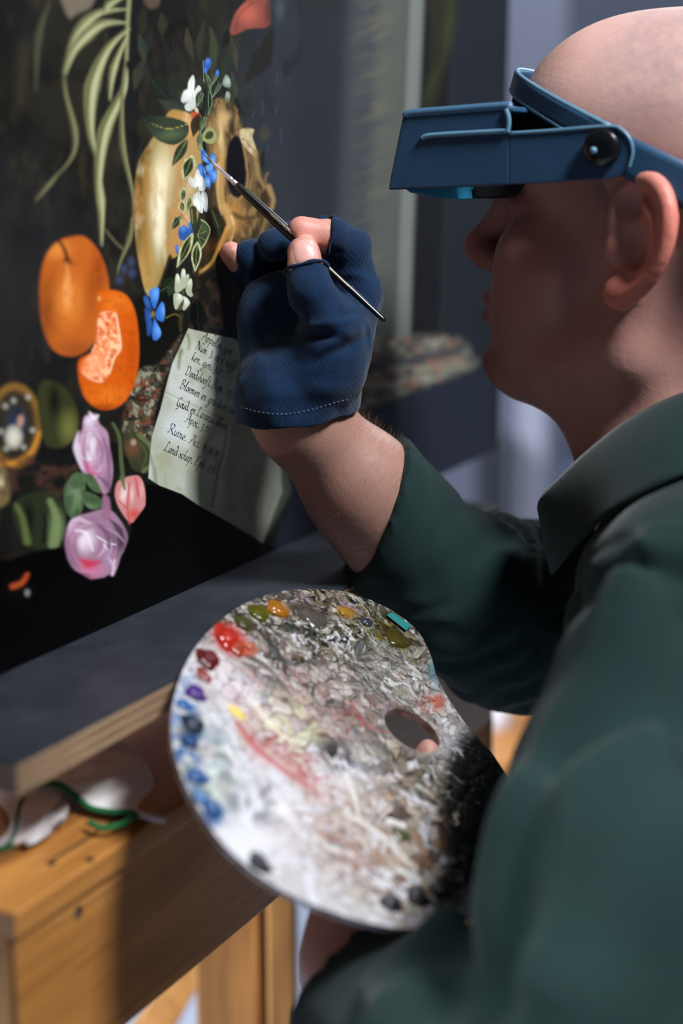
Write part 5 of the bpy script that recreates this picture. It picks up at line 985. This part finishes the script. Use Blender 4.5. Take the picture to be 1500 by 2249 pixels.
sh = mesh('shirt', TV, TF, M['shirt'], pe); tag(sh, 'dark green long sleeved cotton shirt')
# collar: stand and fall as one folded sheet
top = [(1182, 1108, .868), (1205, 1075, .85), (1300, 985, .828), (1400, 912, .815), (1520, 860, .81), (1640, 850, .83), (1720, 880, .88), (1700, 900, .95), (1560, 960, 1.0), (1400, 1020, .99), (1260, 1090, .93)]
bot = [(1212, 1262, .852), (1232, 1235, .82), (1300, 1160, .775), (1400, 1090, .748), (1530, 1030, .742), (1670, 1000, .775), (1780, 1010, .87), (1760, 1030, .97), (1600, 1080, 1.04), (1420, 1120, 1.03), (1270, 1180, .95)]
inn = [(1235, 1150, .885), (1260, 1120, .872), (1330, 1050, .850), (1420, 985, .838), (1520, 935, .835), (1620, 925, .85), (1680, 945, .885), (1660, 965, .93), (1540, 1010, .97), (1420, 1060, .965), (1290, 1130, .92)]
TC, BC, IC = (catmull([W(*p) for p in r], 6) for r in (top, bot, inn)); rowsC = []
for q_ in np.linspace(0, 1, 8): rowsC.append(IC*(1-q_)+TC*q_)
for q_ in np.linspace(.06, 1, 16): rowsC.append(TC*(1-q_)+BC*q_+((C0-TC)/np.linalg.norm(C0-TC, axis=1)[:, None])*(.010*math.sin(math.pi*q_**.6)))
v, f = loft(rowsC); co = mesh('collar', v, f, M['shirt'], pe); md = co.modifiers.new('s', 'SOLIDIFY'); md.thickness = .0022; md.offset = 0
# trousers and shoes
Z = Sdf(); Z.cap(PEL+np.array([0, -.07, .01]), PEL+np.array([0, .07, .01]), .118, .118, .04)
for kn, an, hy in ((KL, AL, -.09), (KR, AR, .09)): Z.chain([PEL+np.array([-.02, hy, -.03]), kn, an+np.array([0, 0, .03])], [.092, .066, .055], .03)
Z.post.append(lambda P, D: D+(n3(P*30)-.5)*.01)
ZV, ZF = polygonise(Z.ev, axis_pts([(-.12, .54, .009)]), axis_pts([(.54, 1.16, .009)]), axis_pts([(.06, .76, .009)]), 1)
M['trouser'] = mat('dark_trousers', rgba('#22252c'), .85, bump=[(600, .0002)]); mesh('trousers', ZV, ZF, M['trouser'], pe)
M['shoe'] = mat('black_leather', rgba('#17171a'), .4)
for an in (AL, AR):
    s2 = Sdf(); s2.chain([an+np.array([.03, 0, -.055]), an+np.array([-.08, 0, -.058]), an+np.array([-.15, 0, -.065])], [.04, .038, .032], .02); s2.cap(an, an+np.array([0, 0, -.04]), .042, .04, .02); s2.plane((0, 0, .003), (0, 0, -1)); c_ = an
    SV, SF = polygonise(s2.ev, axis_pts([(c_[0]-.21, c_[0]+.09, .007)]), axis_pts([(c_[1]-.07, c_[1]+.07, .007)]), axis_pts([(-.02, .18, .007)]), 1); mesh('shoe', SV, SF, M['shoe'], pe)
# stool
M['seat'] = mat('stool_seat', rgba('#1e1f23'), .5); sto = thing('stool', np.array([.37, .86, 0]), 'round black work stool under the seated man', 'stool')
v, f = tube([np.array([.37, .86, z]) for z in (.40, .405, .44, .452, .455)], [.15, .17, .175, .165, .12], 36); mesh('seat', v, f, M['seat'], sto)
v, f = tube([np.array([.37, .86, .05]), np.array([.37, .86, .40])], .022, 16); mesh('column', v, f, M['steel'], sto)
for k in range(5):
    a = k*2*math.pi/5+.3; v, f = tube([np.array([.37, .86, .07]), np.array([.37+.25*math.cos(a), .86+.25*math.sin(a), .02])], [.02, .014], 10); mesh('leg', v, f, M['steel'], sto)

# ------------------------------------------------------------------ headband magnifier
M['visor'] = mat('blue_grey_plastic', rgba('#2e4d6b'), .38, spec=.5, noise=[(40, rgba('#2a4763'), .4, .8)]); M['vis_top_hl'] = mat('blue_grey_top_highlight', rgba('#476d8c'), .3); M['vis_edge_hl'] = mat('pale_blue_edge_highlight', rgba('#5f87a0'), .3)  # top and edge tones are the same plastic with highlights painted in
M['foam'] = mat('black_foam', rgba('#0c0d10'), .9); M['lens'] = mat('cyan_lens', (.05, .45, .75, 1), .05, trans=.6, ior=1.49, coat=.5); M['knob'] = mat('black_knob', rgba('#101216'), .25)
vz = thing('magnifier_headset', W(1325, 390, .80), 'blue-grey headband magnifier visor with black pivot knob worn on the bald head', 'magnifier visor')
VN = nz(HL); VP = hp(.0263, .0845, .0467)
def vp(px, py, o=0.): return onplane(px, py, VP, VN)-VN*o
WD = .169
side = [(1118, 291), (1335, 276), (1362, 283), (1382, 305), (1388, 335), (1380, 368), (1362, 386), (1335, 393), (1190, 402), (1118, 406)]
side_f = [(884, 252), (900, 245), (1112, 231), (1119, 240), (1119, 406), (1000, 412), (852, 417), (856, 392)]
prism('side_arm', [vp(*p) for p in side], -VN*.0028, M['visor'], vz, .0008)
prism('side_arm', [vp(*p)-VN*(WD-.0028) for p in side], -VN*.0028, M['visor'], vz, .0008)
prism('side_cheek', [vp(*p) for p in side_f], -VN*.003, M['visor'], vz, .0012); prism('side_cheek', [vp(*p)-VN*(WD-.003) for p in side_f], -VN*.003, M['visor'], vz, .0012)
prism('top_shell', [vp(*p) for p in [(884, 252), (900, 245), (1112, 231), (1119, 238), (1119, 246), (902, 258), (888, 268)]], -VN*WD, M['visor'], vz, .0015)
prism('front_shell', [vp(*p) for p in [(884, 252), (896, 258), (864, 417), (852, 417)]], -VN*WD, M['visor'], vz, .0012)
v, f = tube(catmull([vp(*p)-VN*.0012 for p in [(890, 256), (902, 249), (1000, 241), (1108, 233), (1116, 238)]], 6), .0023, 10); mesh('top_rim_highlight', v, f, M['vis_top_hl'], vz)  # lighter tube added to carry the highlight of the rounded top edge
# raised rim running along the side, its highlight put into the pale tone
v, f = tube(catmull([vp(*p)+VN*.0006 for p in [(928, 304), (945, 298), (1020, 293), (1105, 288), (1116, 284), (1118, 262), (1112, 240)]], 6), .0014, 8); mesh('side_ridge', v, f, M['vis_edge_hl'], vz)
v, f = tube(catmull([vp(*p)+VN*.0000 for p in [(1120, 293), (1200, 288), (1335, 278), (1365, 286), (1384, 308), (1389, 335), (1381, 368)]], 6), .0010, 8); mesh('arm_rim', v, f, M['vis_edge_hl'], vz)
prism('lens', [vp(*p)-VN*.012 for p in [(866, 414), (985, 408), (990, 440), (940, 436), (880, 424)]], -VN*.11, M['lens'], vz, .001)
prism('nose_guard', [vp(*p)-VN*.03 for p in [(992, 408), (1104, 404), (1075, 432), (1040, 438), (996, 438)]], -VN*.07, M['foam'], vz, .001)
v, f = tube([vp(1325, 325)-VN*.004, vp(1325, 325)+VN*.004, vp(1325, 325)+VN*.0052, vp(1325, 325)+VN*.0056], [.0098, .0094, .0086, .004], 28); kb = mesh('pivot_knob', v, f, M['knob'], vz, smooth=False)
for p in kb.data.polygons: p.use_smooth = len(p.vertices) == 4
ball('knob_highlight', vp(1311, 331)+VN*.0058, .0019, 'vis_edge_hl', vz)  # pale bead standing in for the highlight on the knob
def band(name, up_, lo_, m, th_, off=0.):
    A = catmull(up_, 6); Bb = catmull(lo_, 6); rows_ = [A*(1-q_)+Bb*q_ for q_ in np.linspace(0, 1, 6)]; v, f = loft(rows_); o = mesh(name, v, f, M[m], vz); md = o.modifiers.new('s', 'SOLIDIFY'); md.thickness = th_; md.offset = 0; return o
# band points are set in the head's own frame: angle around the skull, height
def ring(ang_, h0, tilt, g): a = math.radians(ang_); f = math.cos(a)*((.1 if math.cos(a) > 0 else .105)+g); l = math.sin(a)*(.0745+g); return hp(f, l, h0+tilt*f)
angs = list(range(-76, 78, 9)); TU, TL = (.0515, .25), (.0375, .285)
band('front_band', [ring(a, *TU, .006) for a in angs], [ring(a, *TL, .007) for a in angs], 'visor', .003)
for u0, g in ((TU, .0062), (TL, .0074)): v, f = tube([ring(a, *u0, g) for a in np.linspace(-76, 77, 50)], .0014, 8); mesh('band_rim', v, f, M['vis_edge_hl'], vz)
band('comfort_pad', [ring(a, TL[0]-.001, TL[1], .003) for a in angs], [ring(a, .030, .10, .003) for a in angs], 'foam', .006)
angb = list(range(66, 298, 9))
band('back_strap', [ring(a, .0515, .25, .0055) for a in angb], [ring(a, .0305, .30, .006) for a in angb], 'visor', .0025)

# ------------------------------------------------------------------ background
M['lilac'] = mat('pale_lilac_panel', rgba('#8d90a2'), .7); M['slate'] = mat('slate_curtain', rgba('#3b4150'), .9, bump=[(8, .01)]); M['blk'] = mat('black_metal', rgba('#1c2029'), .5); M['white'] = mat('white_plastic', rgba('#d5d8e6'), .4); M['bluep'] = mat('blue_board', rgba('#5f6f98'), .7)
def stand(name, x0, x1, d, z0, z1, th_, m, label, cat, py=700):
    a, b = W(x0, py, d), W(x1, py, d); t_ = thing(name, ((a[0]+b[0])/2, a[1], z0), label, cat); return t_, a, b[0]-a[0]
tt_, a, w_ = stand('display_panel', 1210, 1560, 3.0, 0, 2.4, .04, 'slate', 'tall dark slate grey screen panel behind the bald head', 'panel')
a = W(1215, 100, 3.0); b = W(1600, 100, 3.0); obox('panel', (a[0], 2.9, .62), (b[0]-a[0], 0, 0), (0, .04, 0), (0, 0, 1.7), M['slate'], tt_, .004); obox('foot', (a[0]+.02, 2.8, 0), (.04, 0, 0), (0, .3, 0), (0, 0, .03), M['blk'], tt_, .004); obox('leg', (a[0]+.02, 2.9, .03), (.04, 0, 0), (0, .03, 0), (0, 0, .6), M['blk'], tt_, .004); obox('leg', (b[0]-.06, 2.9, .03), (.04, 0, 0), (0, .03, 0), (0, 0, .6), M['blk'], tt_, .004)
tt_, a, w_ = stand('lighting_column', 1128, 1195, 2.6, 0, 1, .05, 'lilac', 'pale grey column behind the throat of the man', 'column', 1000)
obox('shaft', (a[0], 2.5, .0), (w_, 0, 0), (0, .06, 0), (0, 0, 1.1), M['lilac'], tt_, .01); obox('base', (a[0]-.03, 2.47, .0), (w_+.06, 0, 0), (0, .12, 0), (0, 0, .03), M['blk'], tt_, .005)
tt_, a, w_ = stand('floor_cabinet', 1068, 1125, 2.4, 0, 1, .05, 'blk', 'dark narrow cabinet behind the corner of the painting', 'cabinet', 1000)
a = W(1070, 960, 2.4); b = W(1118, 1090, 2.4); obox('carcass', (a[0], a[1], 0), (b[0]-a[0], 0, 0), (0, .2, 0), (0, 0, a[2]), M['blk'], tt_, .01); obox('door', (a[0]+.006, a[1]-.012, .05), (b[0]-a[0]-.012, 0, 0), (0, .012, 0), (0, 0, a[2]-.07), M['blk'], tt_, .003)
tt_, a, w_ = stand('blue_board', 1225, 1400, 2.9, 0, 1, .05, 'bluep', 'blue board leaning low behind the shirt collar', 'board', 1000)
obox('board', (a[0], 2.70, 0), (w_, 0, 0), (0, .02, 0), (0, .03, .72), M['bluep'], tt_, .004)
# white pot on a small trolley
a = W(1068, 1600, 1.75); b = W(1122, 1515, 1.75); tr = thing('trolley', (a[0]+.1, a[1], 0), 'small brown trolley standing behind the easel', 'trolley')
obox('top', (a[0]-.05, a[1]-.1, a[2]-.02), (.4, 0, 0), (0, .3, 0), (0, 0, .02), M['beech'], tr, .003)
for dx in (-.04, .32):
    for dy in (-.09, .17): obox('leg', (a[0]+dx, a[1]+dy, 0), (.02, 0, 0), (0, .02, 0), (0, 0, a[2]-.02), M['blk'], tr, .002)
c_ = np.array([(a[0]+b[0])/2, a[1], a[2]]); v, f = tube([c_, c_+UZ*.002, c_+UZ*(b[2]-a[2])*.9, c_+UZ*(b[2]-a[2])], [.012, .0145, .0145, .011], 24); po = mesh('white_pot', v, f, M['white'], None); tag(po, 'small white plastic pot on the trolley behind the easel', 'pot')
